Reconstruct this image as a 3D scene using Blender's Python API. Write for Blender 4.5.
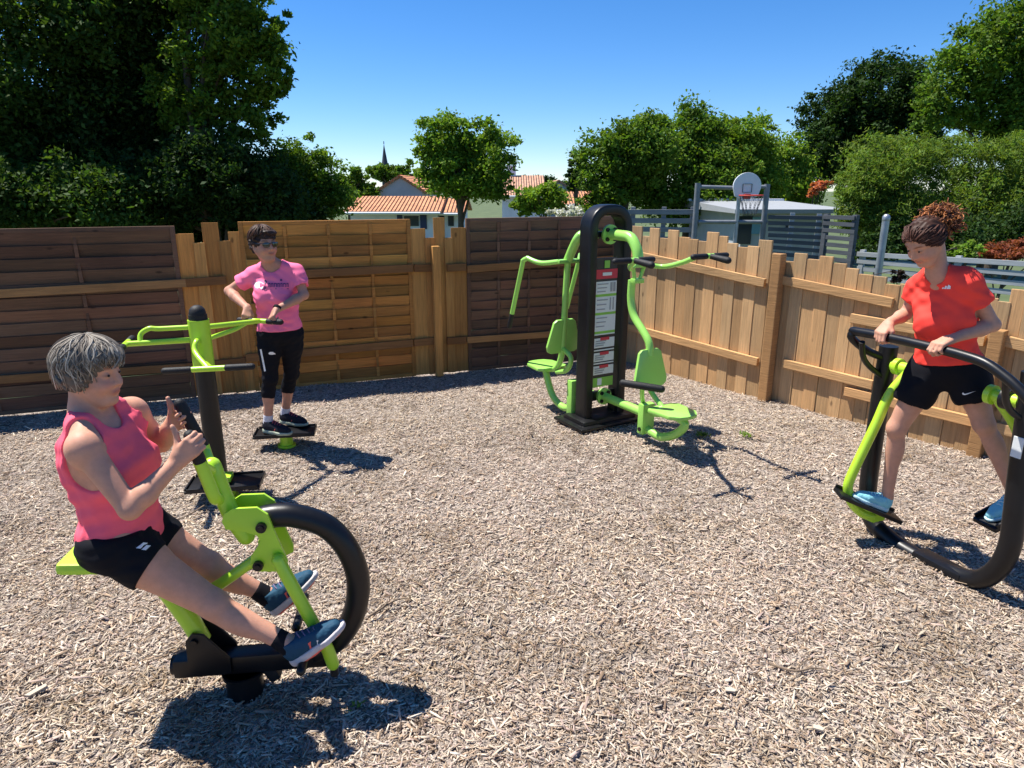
import bpy, bmesh, math, random
import numpy as np
from mathutils import Vector, Matrix
from mathutils.bvhtree import BVHTree

S = bpy.context.scene
COL = S.collection
for _o in list(bpy.data.objects):
    bpy.data.objects.remove(_o)
R = math.radians
random.seed(7)
RNG = np.random.default_rng(11)

# ------------------------------------------------------------------ camera, sky, sun, exposure
CAM_H, FPX, PITCH = 2.13, 683.0, R(16.0)
cd = bpy.data.cameras.new('camera'); cam = bpy.data.objects.new('camera', cd); COL.objects.link(cam)
cam.location = (0, 0, CAM_H); cam.rotation_euler = (R(90) - PITCH, 0, 0)
cd.sensor_width = 36.0; cd.lens = 36.0 * FPX / 1024.0; cd.clip_start = 0.05; cd.clip_end = 3000
S.camera = cam

SUN_DIR = np.array([-.454, .195, 1.0]); SUN_DIR /= np.linalg.norm(SUN_DIR)
SUN_EL = math.asin(SUN_DIR[2]); SUN_AZ = math.atan2(SUN_DIR[0], SUN_DIR[1])
world = bpy.data.worlds.new('World'); S.world = world; world.use_nodes = True
wn = world.node_tree; bg = wn.nodes['Background']
sky = wn.nodes.new('ShaderNodeTexSky'); sky.sky_type = 'NISHITA'; sky.sun_disc = False
sky.sun_elevation = SUN_EL; sky.sun_rotation = SUN_AZ
sky.altitude = 1500; sky.air_density = 1.0; sky.dust_density = 0.0; sky.ozone_density = 5.0
hs = wn.nodes.new('ShaderNodeHueSaturation'); hs.inputs['Saturation'].default_value = 1.22
tn = wn.nodes.new('ShaderNodeMixRGB'); tn.blend_type = 'MULTIPLY'; tn.inputs[0].default_value = 1; tn.inputs[2].default_value = (.95, .97, 1.06, 1)
wn.links.new(sky.outputs[0], tn.inputs[1]); wn.links.new(tn.outputs[0], hs.inputs['Color'])
wn.links.new(hs.outputs[0], bg.inputs['Color']); bg.inputs['Strength'].default_value = 0.088
sl = bpy.data.lights.new('sun', 'SUN'); so = bpy.data.objects.new('sun', sl); COL.objects.link(so)
sl.energy = 5.0; sl.angle = R(0.55); sl.color = (1.0, 0.955, 0.88)
so.rotation_euler = Vector(SUN_DIR).to_track_quat('Z', 'Y').to_euler(); so.location = (-8, 4, 20)
S.view_settings.view_transform = 'Standard'; S.view_settings.look = 'None'
S.view_settings.gamma = 1.0; S.view_settings.use_curve_mapping = False
S.view_settings.exposure = 0.84

# ------------------------------------------------------------------ measuring: photo ray -> point at a known depth / plane
CO = np.array([0, 0, CAM_H])
_f = np.array([0, math.cos(PITCH), -math.sin(PITCH)]); _u = np.array([0, math.sin(PITCH), math.cos(PITCH)])
def V(*a): return np.array(a, float)
def nrm(v): v = np.asarray(v, float); return v / np.linalg.norm(v)
def ray(px, py): return V((px - 512) / FPX, 0, 0) - _u * ((py - 384) / FPX) + _f
def at(px, py, y): r = ray(px, py); return CO + r * (y / r[1])
def gz(px, py, z=0.0): r = ray(px, py); return CO + r * ((z - CAM_H) / r[2])
def onp(px, py, p0, n, off=0.0):
    r = ray(px, py); return CO + r * ((off - (CO - np.asarray(p0)) @ n) / (r @ n))
def mpp(p): return float((np.asarray(p) - CO) @ _f) / FPX          # metres per pixel at a point

# ------------------------------------------------------------------ tagging and object helpers
BASE = {}
def tag(o, label=None, cat=None, group=None, kind=None):
    if label: o['label'] = label
    if cat: o['category'] = cat
    if group: o['group'] = group
    if kind: o['kind'] = kind
    return o
def thing(name, label, cat, loc=(0, 0, 0), group=None):
    o = bpy.data.objects.new(name, None); o.empty_display_size = 0.1; COL.objects.link(o); o.location = loc
    BASE[o] = np.asarray(loc, float)
    return tag(o, label, cat, group)
def root_base(p):
    while p.parent: p = p.parent
    return BASE.get(p, np.zeros(3))
def mesh_obj(name, v, f, mat, parent=None, smooth=False, col=None, fcol=None, base=None, sharp=None):
    """v (n,3) world points; f list of polygons or (m,4) array; col per-vertex rgb; fcol per-face rgb"""
    v = np.asarray(v, np.float64).reshape(-1, 3)
    if base is None: base = root_base(parent) if parent is not None else np.zeros(3)
    vv = v - base
    me = bpy.data.meshes.new(name)
    if isinstance(f, np.ndarray):
        m, k = f.shape
        me.vertices.add(len(vv)); me.vertices.foreach_set('co', vv.astype(np.float32).ravel())
        me.loops.add(m * k); me.loops.foreach_set('vertex_index', f.astype(np.int32).ravel())
        me.polygons.add(m); me.polygons.foreach_set('loop_start', np.arange(0, m * k, k, dtype=np.int32))
        me.update(calc_edges=True)
    else:
        me.from_pydata([tuple(p) for p in vv], [], [tuple(q) for q in f])
    if smooth: me.polygons.foreach_set('use_smooth', np.ones(len(me.polygons), bool))
    if fcol is not None:
        fc = np.asarray(fcol, np.float32)
        if len(fc) == len(me.polygons):
            n = np.empty(len(me.polygons), np.int32); me.polygons.foreach_get('loop_total', n)
            lc = np.repeat(fc, n, axis=0)
            a = me.color_attributes.new('tint', 'FLOAT_COLOR', 'CORNER')
            a.data.foreach_set('color', np.c_[lc, np.ones(len(lc))].astype(np.float32).ravel())
    elif col is not None:
        a = me.color_attributes.new('tint', 'FLOAT_COLOR', 'POINT')
        a.data.foreach_set('color', np.c_[np.asarray(col, np.float32), np.ones(len(vv))].astype(np.float32).ravel())
    if sharp is not None: me.set_sharp_from_angle(angle=R(sharp))
    me.validate(verbose=False)
    o = bpy.data.objects.new(name, me); COL.objects.link(o)
    if mat: me.materials.append(mat)
    if parent is not None: o.parent = parent
    else: o.location = base; BASE[o] = np.asarray(base, float)
    return o

class MB:
    """collects boxes, tubes, prisms; built as ONE mesh"""
    def __init__(s): s.v = []; s.f = []; s.c = []
    def add(s, v, f, c=(1, 1, 1)):
        n = len(s.v); s.v += [tuple(map(float, p)) for p in v]
        s.f += [tuple(i + n for i in q) for q in f]; s.c += [c] * len(f); return s
    def box(s, c, X, Y, Z, sx, sy, sz, bev=0.0, col=(1, 1, 1)):
        c = np.asarray(c, float); X = nrm(X); Y = nrm(Y); Z = nrm(Z)
        bm = bmesh.new(); bmesh.ops.create_cube(bm, size=1.0)
        for q in bm.verts: q.co = Vector((q.co.x * sx, q.co.y * sy, q.co.z * sz))
        if bev > 0: bmesh.ops.bevel(bm, geom=list(bm.edges), offset=bev, segments=2, affect='EDGES', profile=0.6)
        bm.verts.index_update()
        vs = [c + X * q.co.x + Y * q.co.y + Z * q.co.z for q in bm.verts]
        fs = [[q.index for q in p.verts] for p in bm.faces]; bm.free()
        if np.dot(np.cross(X, Y), Z) < 0: fs = [q[::-1] for q in fs]
        return s.add(vs, fs, col)
    def bar(s, a, b, w, h, up=(0, 0, 1), bev=0.0, col=(1, 1, 1)):
        a = np.asarray(a, float); b = np.asarray(b, float); X = nrm(b - a)
        Y = np.cross(up, X); Y = nrm(Y) if np.linalg.norm(Y) > 1e-6 else V(1, 0, 0); Z = np.cross(X, Y)
        return s.box((a + b) / 2, X, Y, Z, np.linalg.norm(b - a), w, h, bev, col)
    def tube(s, pts, r, n=14, curve=0, col=(1, 1, 1), cap=True, round_cap=False):
        P = [np.asarray(p, float) for p in pts]
        rr = [r] * len(P) if np.isscalar(r) else list(r)
        if curve:
            Q = []; q = []; E = [2 * P[0] - P[1]] + P + [2 * P[-1] - P[-2]]
            for i in range(len(P) - 1):
                p0, p1, p2, p3 = E[i:i + 4]
                for k in range(curve):
                    t = k / curve
                    Q.append(.5 * ((2 * p1) + (-p0 + p2) * t + (2 * p0 - 5 * p1 + 4 * p2 - p3) * t * t + (-p0 + 3 * p1 - 3 * p2 + p3) * t ** 3))
                    q.append(rr[i] * (1 - t) + rr[i + 1] * t)
            Q.append(P[-1]); q.append(rr[-1]); P, rr = Q, q
        if round_cap:
            d0 = nrm(P[0] - P[1]); d1 = nrm(P[-1] - P[-2]); r0, r1 = rr[0], rr[-1]
            hp = [P[0] + d0 * r0 * .95, P[0] + d0 * r0 * .8, P[0] + d0 * r0 * .45]; hr = [r0 * .3, r0 * .6, r0 * .89]
            tp = [P[-1] + d1 * r1 * .45, P[-1] + d1 * r1 * .8, P[-1] + d1 * r1 * .95]; tr = [r1 * .89, r1 * .6, r1 * .3]
            P = hp + P + tp; rr = hr + rr + tr
        T = [nrm(P[min(i + 1, len(P) - 1)] - P[max(i - 1, 0)]) for i in range(len(P))]
        a = V(0, 0, 1) if abs(T[0][2]) < .9 else V(1, 0, 0)
        N = nrm(np.cross(T[0], a)); vs = []
        for i, p in enumerate(P):
            N = nrm(N - T[i] * (N @ T[i])); B = np.cross(T[i], N)
            for k in range(n):
                th = 2 * math.pi * k / n; vs.append(p + (N * math.cos(th) + B * math.sin(th)) * rr[i])
        fs = []
        for i in range(len(P) - 1):
            for k in range(n):
                k2 = (k + 1) % n; fs.append((i * n + k, i * n + k2, (i + 1) * n + k2, (i + 1) * n + k))
        if cap: fs += [tuple(range(n - 1, -1, -1)), tuple((len(P) - 1) * n + k for k in range(n))]
        return s.add(vs, fs, col)
    def prism(s, pts, n, t, bev=0.0, col=(1, 1, 1)):
        """flat outline (3-D points) extruded +-t/2 along n"""
        n = nrm(n); P = [np.asarray(p, float) for p in pts]
        ar = sum(np.cross(P[i] - P[0], P[(i + 1) % len(P)] - P[0]) for i in range(len(P)))
        if ar @ n < 0: P = P[::-1]
        bm = bmesh.new(); vs = [bm.verts.new(Vector(p - n * t / 2)) for p in P]
        f = bm.faces.new(vs); g = bmesh.ops.extrude_face_region(bm, geom=[f])
        for q in g['geom']:
            if isinstance(q, bmesh.types.BMVert): q.co += Vector(n * t)
        bmesh.ops.recalc_face_normals(bm, faces=list(bm.faces))
        if bev > 0: bmesh.ops.bevel(bm, geom=list(bm.edges), offset=bev, segments=2, affect='EDGES', profile=.6)
        bm.verts.index_update()
        v2 = [tuple(q.co) for q in bm.verts]; f2 = [[q.index for q in p.verts] for p in bm.faces]; bm.free()
        return s.add(v2, f2, col)
    def cyl(s, a, b, r, n=20, col=(1, 1, 1)): return s.tube([a, b], r, n, col=col)
    def build(s, name, mat, parent=None, smooth=True, sharp=40, tint=False, base=None):
        return mesh_obj(name, s.v, s.f, mat, parent, smooth, fcol=s.c if tint else None, base=base, sharp=sharp if smooth else None)

# ------------------------------------------------------------------ materials
def mat(name, col, rough=.5, spec=.5, metal=0, bump=0, bscale=60, var=0, vscale=8, tint=False, coat=0, sss=0, sheen=0, stretch=None, var2=None):
    m = bpy.data.materials.new(name); m.use_nodes = True; nt = m.node_tree; b = nt.nodes['Principled BSDF']
    b.inputs['Roughness'].default_value = rough; b.inputs['Metallic'].default_value = metal
    b.inputs['Specular IOR Level'].default_value = spec
    if coat: b.inputs['Coat Weight'].default_value = coat; b.inputs['Coat Roughness'].default_value = .12
    if sss:
        b.inputs['Subsurface Weight'].default_value = sss; b.inputs['Subsurface Radius'].default_value = (1, .35, .2); b.inputs['Subsurface Scale'].default_value = .008
    if sheen: b.inputs['Sheen Weight'].default_value = sheen
    src = None
    tc = nt.nodes.new('ShaderNodeTexCoord'); mp = nt.nodes.new('ShaderNodeMapping'); nt.links.new(tc.outputs['Object'], mp.inputs[0])
    if stretch: mp.inputs['Scale'].default_value = stretch
    rgb = nt.nodes.new('ShaderNodeRGB'); rgb.outputs[0].default_value = (*col, 1); src = rgb.outputs[0]
    if tint:
        a = nt.nodes.new('ShaderNodeAttribute'); a.attribute_name = 'tint'
        mx = nt.nodes.new('ShaderNodeMixRGB'); mx.blend_type = 'MULTIPLY'; mx.inputs[0].default_value = 1
        nt.links.new(src, mx.inputs[1]); nt.links.new(a.outputs['Color'], mx.inputs[2]); src = mx.outputs[0]
    if var:
        nz = nt.nodes.new('ShaderNodeTexNoise'); nz.inputs['Scale'].default_value = vscale; nz.inputs['Detail'].default_value = 6; nz.inputs['Roughness'].default_value = .65
        nt.links.new(mp.outputs[0], nz.inputs['Vector'])
        rp = nt.nodes.new('ShaderNodeMapRange'); rp.inputs[1].default_value = .28; rp.inputs[2].default_value = .72
        rp.inputs[3].default_value = 1 - var; rp.inputs[4].default_value = 1 + var * .8
        nt.links.new(nz.outputs[0], rp.inputs[0])
        mx = nt.nodes.new('ShaderNodeMixRGB'); mx.blend_type = 'MULTIPLY'; mx.inputs[0].default_value = 1
        nt.links.new(src, mx.inputs[1]); nt.links.new(rp.outputs[0], mx.inputs[2]); src = mx.outputs[0]
        mr = nt.nodes.new('ShaderNodeMapRange'); mr.inputs[3].default_value = max(.05, rough - .1); mr.inputs[4].default_value = min(1, rough + .12)
        nt.links.new(nz.outputs[0], mr.inputs[0]); nt.links.new(mr.outputs[0], b.inputs['Roughness'])
    nt.links.new(src, b.inputs['Base Color'])
    if bump:
        n2 = nt.nodes.new('ShaderNodeTexNoise'); n2.inputs['Scale'].default_value = bscale; n2.inputs['Detail'].default_value = 5
        nt.links.new(mp.outputs[0], n2.inputs['Vector'])
        bp = nt.nodes.new('ShaderNodeBump'); bp.inputs['Strength'].default_value = bump; bp.inputs['Distance'].default_value = .01
        nt.links.new(n2.outputs[0], bp.inputs['Height']); nt.links.new(bp.outputs[0], b.inputs['Normal'])
    return m

def leaf_mat(name, col, trans=.35):
    m = bpy.data.materials.new(name); m.use_nodes = True; nt = m.node_tree; b = nt.nodes['Principled BSDF']; out = nt.nodes['Material Output']
    a = nt.nodes.new('ShaderNodeAttribute'); a.attribute_name = 'tint'
    mx = nt.nodes.new('ShaderNodeMixRGB'); mx.blend_type = 'MULTIPLY'; mx.inputs[0].default_value = 1; mx.inputs[1].default_value = (*col, 1)
    nt.links.new(a.outputs['Color'], mx.inputs[2]); nt.links.new(mx.outputs[0], b.inputs['Base Color'])
    b.inputs['Roughness'].default_value = .65; b.inputs['Specular IOR Level'].default_value = .14
    t = nt.nodes.new('ShaderNodeBsdfTranslucent'); m2 = nt.nodes.new('ShaderNodeMixRGB'); m2.blend_type = 'MULTIPLY'; m2.inputs[0].default_value = 1
    m2.inputs[2].default_value = (1.5, 1.55, .6, 1); nt.links.new(mx.outputs[0], m2.inputs[1]); nt.links.new(m2.outputs[0], t.inputs['Color'])
    ms = nt.nodes.new('ShaderNodeMixShader'); ms.inputs[0].default_value = trans
    nt.links.new(b.outputs[0], ms.inputs[1]); nt.links.new(t.outputs[0], ms.inputs[2]); nt.links.new(ms.outputs[0], out.inputs[0])
    return m

GREEN = mat('lime_green_paint', (.45, .74, .035), .32, .5, var=.06, vscale=5, coat=.25, bump=.03, bscale=200)
GREEN2 = mat('fresh_green_paint', (.32, .66, .115), .34, .5, var=.06, vscale=5, coat=.25, bump=.03, bscale=200)
BLACK = mat('black_powder_coat', (.006, .006, .0072), .36, .38, var=.3, vscale=7, coat=0, bump=.03, bscale=260)
RUBBER = mat('black_rubber', (.008, .008, .009), .62, .4, var=.3, vscale=25, bump=.25, bscale=180)
STEEL = mat('galvanised_steel', (.36, .38, .41), .42, .5, .7, var=.2, vscale=9)
# fences
def wood(name, col, along='X', rough=.75, var=.28):
    # boards carry their own tint; grain is stretched along the board's run
    st = {'H': (1.2, 1.2, 26), 'V': (22, 22, 1.1)}[along]
    m = mat(name, col, rough, .25, var=var, vscale=2.6, bump=.35, bscale=4.5, tint=True, stretch=st)
    nt = m.node_tree; b = nt.nodes['Principled BSDF']; src = b.inputs['Base Color'].links[0].from_socket; tc = nt.nodes['Texture Coordinate']
    mp = nt.nodes.new('ShaderNodeMapping'); mp.inputs['Scale'].default_value = (1, 1, 2.2) if along == 'H' else (2.2, 2.2, 1); nt.links.new(tc.outputs['Object'], mp.inputs[0])
    vo = nt.nodes.new('ShaderNodeTexVoronoi'); vo.inputs['Scale'].default_value = 2.6; nt.links.new(mp.outputs[0], vo.inputs['Vector'])
    kr = nt.nodes.new('ShaderNodeMapRange'); kr.inputs[1].default_value = .045; kr.inputs[2].default_value = .10; kr.inputs[3].default_value = .42; kr.inputs[4].default_value = 1; nt.links.new(vo.outputs['Distance'], kr.inputs[0])
    n3 = nt.nodes.new('ShaderNodeTexNoise'); n3.inputs['Scale'].default_value = 1.3; n3.inputs['Detail'].default_value = 7; nt.links.new(tc.outputs['Object'], n3.inputs['Vector'])
    r3 = nt.nodes.new('ShaderNodeMapRange'); r3.inputs[1].default_value = .3; r3.inputs[2].default_value = .7; r3.inputs[3].default_value = .78; r3.inputs[4].default_value = 1.14; nt.links.new(n3.outputs[0], r3.inputs[0])
    q = nt.nodes.new('ShaderNodeMath'); q.operation = 'MULTIPLY'; nt.links.new(kr.outputs[0], q.inputs[0]); nt.links.new(r3.outputs[0], q.inputs[1])
    mx = nt.nodes.new('ShaderNodeMixRGB'); mx.blend_type = 'MULTIPLY'; mx.inputs[0].default_value = 1; nt.links.new(src, mx.inputs[1]); nt.links.new(q.outputs[0], mx.inputs[2]); nt.links.new(mx.outputs[0], b.inputs['Base Color'])
    return m

# ------------------------------------------------------------------ implicit surfaces (bodies and clothes are grown as one skin each)
def frame(fw, up):
    f = nrm(fw); u = np.asarray(up, float); u = nrm(u - f * (u @ f)); r = np.cross(f, u); return f, r, u   # forward, right, up
def cone(a, b, ra, rb, k=.02, sq=None): return dict(t='c', a=np.asarray(a, float), b=np.asarray(b, float), ra=ra, rb=rb, k=k, sq=sq)
def ell(c, f, r, u, rf, rr, ru, k=.02, sub=False): return dict(t='e', c=np.asarray(c, float), M=np.array([f, r, u]), rad=np.array([rf, rr, ru]), k=k, sub=sub)
def pbound(p):
    if p['t'] == 'c':
        m = max(p['ra'], p['rb']) * 1.25; return np.minimum(p['a'], p['b']) - m, np.maximum(p['a'], p['b']) + m
    m = (np.abs(p['M'].T) * p['rad']).sum(1); return p['c'] - m, p['c'] + m
def peval(p, X, Y, Z, off):
    if p['t'] == 'c':
        a, b = p['a'], p['b']; d = b - a; L = max(d @ d, 1e-12)
        x, y, z = X - a[0], Y - a[1], Z - a[2]
        t = np.clip((x * d[0] + y * d[1] + z * d[2]) / L, 0, 1)
        x = x - t * d[0]; y = y - t * d[1]; z = z - t * d[2]
        if p['sq'] is not None:
            n, s = p['sq']; q = (x * n[0] + y * n[1] + z * n[2]) * (1 / s - 1)
            x = x + q * n[0]; y = y + q * n[1]; z = z + q * n[2]
            return (np.sqrt(x * x + y * y + z * z) - (p['ra'] + (p['rb'] - p['ra']) * t)) * min(1, (1 + s) / 2) - off
        return np.sqrt(x * x + y * y + z * z) - (p['ra'] + (p['rb'] - p['ra']) * t) - off
    M, c, rad = p['M'], p['c'], p['rad'] + off
    x, y, z = X - c[0], Y - c[1], Z - c[2]
    l = [(M[i, 0] * x + M[i, 1] * y + M[i, 2] * z) for i in range(3)]
    k0 = np.sqrt(sum((l[i] / rad[i]) ** 2 for i in range(3))); k1 = np.sqrt(sum((l[i] / rad[i] ** 2) ** 2 for i in range(3))) + 1e-9
    return k0 * (k0 - 1) / k1
class Field:
    def __init__(s, prims, h, off=0.0, pad=.03, lo=None, hi=None):
        if lo is None:
            bs = [pbound(p) for p in prims if not p.get('sub')]
            lo = np.min([b[0] for b in bs], 0) - off - pad; hi = np.max([b[1] for b in bs], 0) + off + pad
        s.h = h; s.lo = np.asarray(lo, float); s.n = np.ceil((np.asarray(hi) - s.lo) / h).astype(int) + 1
        s.ax = [(s.lo[i] + np.arange(s.n[i]) * h).astype(np.float32) for i in range(3)]
        s.d = np.full(s.n, 1.0, np.float32)
        for p in prims: s.put(p, off)
    def sl(s, lo, hi):
        a = np.maximum(np.floor((lo - s.lo) / s.h).astype(int), 0); b = np.minimum(np.ceil((hi - s.lo) / s.h).astype(int) + 1, s.n)
        return a, b
    def put(s, p, off=0.0):
        lo, hi = pbound(p); m = p['k'] + off + 3 * s.h; a, b = s.sl(lo - m, hi + m)
        if (b <= a).any(): return
        X = s.ax[0][a[0]:b[0], None, None]; Y = s.ax[1][None, a[1]:b[1], None]; Z = s.ax[2][None, None, a[2]:b[2]]
        q = peval(p, X, Y, Z, off).astype(np.float32); w = s.d[a[0]:b[0], a[1]:b[1], a[2]:b[2]]; k = p['k']
        if p.get('sub'):
            q = -q; hh = np.maximum(k - np.abs(w - q), 0) / k; w[...] = np.maximum(w, q) + hh * hh * k * .25
        else:
            hh = np.maximum(k - np.abs(w - q), 0) / k; w[...] = np.minimum(w, q) - hh * hh * k * .25
    def grid(s): return s.ax[0][:, None, None], s.ax[1][None, :, None], s.ax[2][None, None, :]
    def clip(s, p, n, rnd=.004):           # keep the side where (x-p).n < 0
        n = nrm(n); X, Y, Z = s.grid(); q = (X - p[0]) * n[0] + (Y - p[1]) * n[1] + (Z - p[2]) * n[2]
        s.d = np.maximum(s.d, q); return s
    def cut(s, prims, off=0.0):            # hard subtraction
        o = Field.__new__(Field); o.h, o.lo, o.n, o.ax = s.h, s.lo, s.n, s.ax; o.d = np.full(s.n, 1.0, np.float32)
        for p in prims: o.put(p, off)
        s.d = np.maximum(s.d, -o.d); return s
    def fold(s, amp, scale, seed=0, dirw=(1, 1, 1)):
        X, Y, Z = s.grid(); r = np.random.default_rng(seed); n = 0
        for i in range(5):
            w = r.normal(size=3) * scale * (1 + .5 * i) * np.asarray(dirw); ph = r.uniform(0, 6.3, 2)
            w2 = r.normal(size=3) * scale * .6
            n = n + np.sin(X * w[0] + Y * w[1] + Z * w[2] + ph[0] + 1.3 * np.sin(X * w2[0] + Y * w2[1] + Z * w2[2] + ph[1])) / (1 + .5 * i)
        s.d = s.d + np.where(np.abs(s.d) < .08, amp * n, 0).astype(np.float32); return s
    def nets(s):
        d = s.d; g = d < 0; n = s.n
        c = np.zeros(n - 1, np.uint8)
        for i in (0, 1):
            for j in (0, 1):
                for k in (0, 1): c += g[i:n[0] - 1 + i, j:n[1] - 1 + j, k:n[2] - 1 + k]
        act = (c > 0) & (c < 8); I = np.argwhere(act); idx = np.full(n - 1, -1, np.int32); idx[act] = np.arange(len(I))
        cn = [(i, j, k) for i in (0, 1) for j in (0, 1) for k in (0, 1)]
        val = {q: d[I[:, 0] + q[0], I[:, 1] + q[1], I[:, 2] + q[2]] for q in cn}
        acc = np.zeros((len(I), 3)); cnt = np.zeros(len(I))
        for q in cn:
            for a in range(3):
                if q[a] == 0:
                    w = list(q); w[a] = 1; w = tuple(w); v0, v1 = val[q], val[w]; x = (v0 < 0) != (v1 < 0)
                    t = np.where(x, v0 / np.where(x, v0 - v1, 1), 0)
                    pt = np.tile(np.array(q, float), (len(I), 1)); pt[:, a] += t; acc[x] += pt[x]; cnt += x
        P = s.lo + (I + acc / cnt[:, None]) * s.h
        F = []
        for a in range(3):
            b, e = (a + 1) % 3, (a + 2) % 3
            s0 = [slice(None)] * 3; s1 = [slice(None)] * 3
            s0[a] = slice(0, n[a] - 1); s1[a] = slice(1, n[a]); s0[b] = s1[b] = slice(1, n[b] - 1); s0[e] = s1[e] = slice(1, n[e] - 1)
            A = g[tuple(s0)]; B = g[tuple(s1)]; E = np.argwhere(A != B)
            if not len(E): continue
            sg = A[E[:, 0], E[:, 1], E[:, 2]]
            o = E.copy(); o[:, b] += 1; o[:, e] += 1
            def gi(db, de):
                q = o.copy(); q[:, b] += db; q[:, e] += de; return idx[q[:, 0], q[:, 1], q[:, 2]]
            Q = np.c_[gi(-1, -1), gi(0, -1), gi(0, 0), gi(-1, 0)]
            Q[~sg] = Q[~sg][:, ::-1]; F.append(Q)
        return P, np.vstack(F)
def skin_obj(name, fld, m, parent, colf=None, it=2):
    P, F = fld.nets()
    # light Laplacian smoothing
    e = np.vstack([F[:, [0, 1]], F[:, [1, 2]], F[:, [2, 3]], F[:, [3, 0]]])
    for _ in range(it):
        acc = np.zeros_like(P); cn = np.zeros(len(P)); np.add.at(acc, e[:, 0], P[e[:, 1]]); np.add.at(acc, e[:, 1], P[e[:, 0]])
        np.add.at(cn, e[:, 0], 1); np.add.at(cn, e[:, 1], 1); P = P * .6 + acc / cn[:, None] * .4
    return mesh_obj(name, P, F, m, parent, True, col=colf(P) if colf else None)
def bvh(o):
    b = root_base(o); v = [Vector(np.array(q.co) + b) for q in o.data.vertices]
    return BVHTree.FromPolygons(v, [list(p.vertices) for p in o.data.polygons])
def decal(name, o, c, xa, ya, polys, m, parent, lift=.0025, depth=.6, to_cam=True):
    """thin mark laid on a garment: 2-D polygons in the (xa,ya) plane round c are dropped onto the surface of o"""
    t = bvh(o); n0 = nrm(np.cross(xa, ya)); n = nrm(CO - c) if to_cam else n0; xa = nrm(xa - n * (np.asarray(xa) @ n)); ya = np.asarray(ya, float); ya = nrm(ya - xa * (ya @ xa) - n * (ya @ n)); vs = []; fs = []
    for poly in polys:
        ring = []
        cx, cy = np.mean(poly, 0)
        for px, py in poly:
            p = c + xa * px + ya * py; h = t.ray_cast(Vector(p + n * depth), Vector(-n))
            q = np.array(h[0]) if h[0] is not None else np.array(t.find_nearest(Vector(p))[0])
            ring.append(q + n * lift)
        p = c + xa * cx + ya * cy; h = t.ray_cast(Vector(p + n * depth), Vector(-n)); q = (np.array(h[0]) if h[0] is not None else p) + n * lift
        b = len(vs); vs += ring + [q]; k = len(ring); sgn = sum(poly[i][0] * poly[(i + 1) % k][1] - poly[(i + 1) % k][0] * poly[i][1] for i in range(k))
        for i in range(k):
            tri = (b + i, b + (i + 1) % k, b + k); fs.append(tri if sgn > 0 else tri[::-1])
    return mesh_obj(name, vs, fs, m, parent)
#SECTION2
# ------------------------------------------------------------------ terrain, wood-chip bed, chips
PL0 = V(-5.0, 6.33, 0); DL = nrm(V(5.877, 2.22, 0)); NL = V(DL[1], -DL[0], 0)        # left run of fence, normal into the yard
PR0 = V(1.289, 8.707, 0); DR = nrm(V(.605, -.796, 0)); NR = V(DR[1], -DR[0], 0)      # right run
def sstep(t): t = np.clip(t, 0, 1); return t * t * (3 - 2 * t)
def terrain(x, y):
    dl = -((x - PL0[0]) * NL[0] + (y - PL0[1]) * NL[1]); dr = -((x - PR0[0]) * NR[0] + (y - PR0[1]) * NR[1])
    d = np.maximum(dl, dr) - .4
    r = np.hypot(x, y)
    return -.06 - 1.0 * sstep(d / 7) - 1.0 * sstep((r - 20) / 60) + .12 * np.sin(x * .31 + 1) * np.sin(y * .27) * sstep(d / 4)
def tz(x, y): return float(terrain(np.float64(x), np.float64(y)))
def grid_mesh(name, xs, ys, zf, m):
    X, Y = np.meshgrid(xs, ys, indexing='ij'); Z = zf(X, Y); nx, ny = X.shape
    i, j = np.meshgrid(np.arange(nx - 1), np.arange(ny - 1), indexing='ij'); a = (i * ny + j).ravel()
    return mesh_obj(name, np.c_[X.ravel(), Y.ravel(), Z.ravel()], np.c_[a, a + ny, a + ny + 1, a + 1], m, None, True)

def ground_mat():
    m = bpy.data.materials.new('lawn'); m.use_nodes = True; nt = m.node_tree; b = nt.nodes['Principled BSDF']; b.inputs['Roughness'].default_value = .9
    tc = nt.nodes.new('ShaderNodeTexCoord'); n = nt.nodes.new('ShaderNodeTexNoise'); n.inputs['Scale'].default_value = .5; n.inputs['Detail'].default_value = 10
    nt.links.new(tc.outputs['Object'], n.inputs['Vector']); c = nt.nodes.new('ShaderNodeValToRGB'); nt.links.new(n.outputs[0], c.inputs[0])
    e = c.color_ramp.elements; e[0].position = .3; e[0].color = (.045, .07, .02, 1); e[1].position = .7; e[1].color = (.10, .13, .045, 1)
    nt.links.new(c.outputs[0], b.inputs['Base Color']); return m
far = np.concatenate([-np.geomspace(900, 22, 14), np.linspace(-20, 20, 61), np.geomspace(22, 900, 14)])
tag(grid_mesh('lawn', far, far, terrain, ground_mat()), kind='structure')

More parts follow.
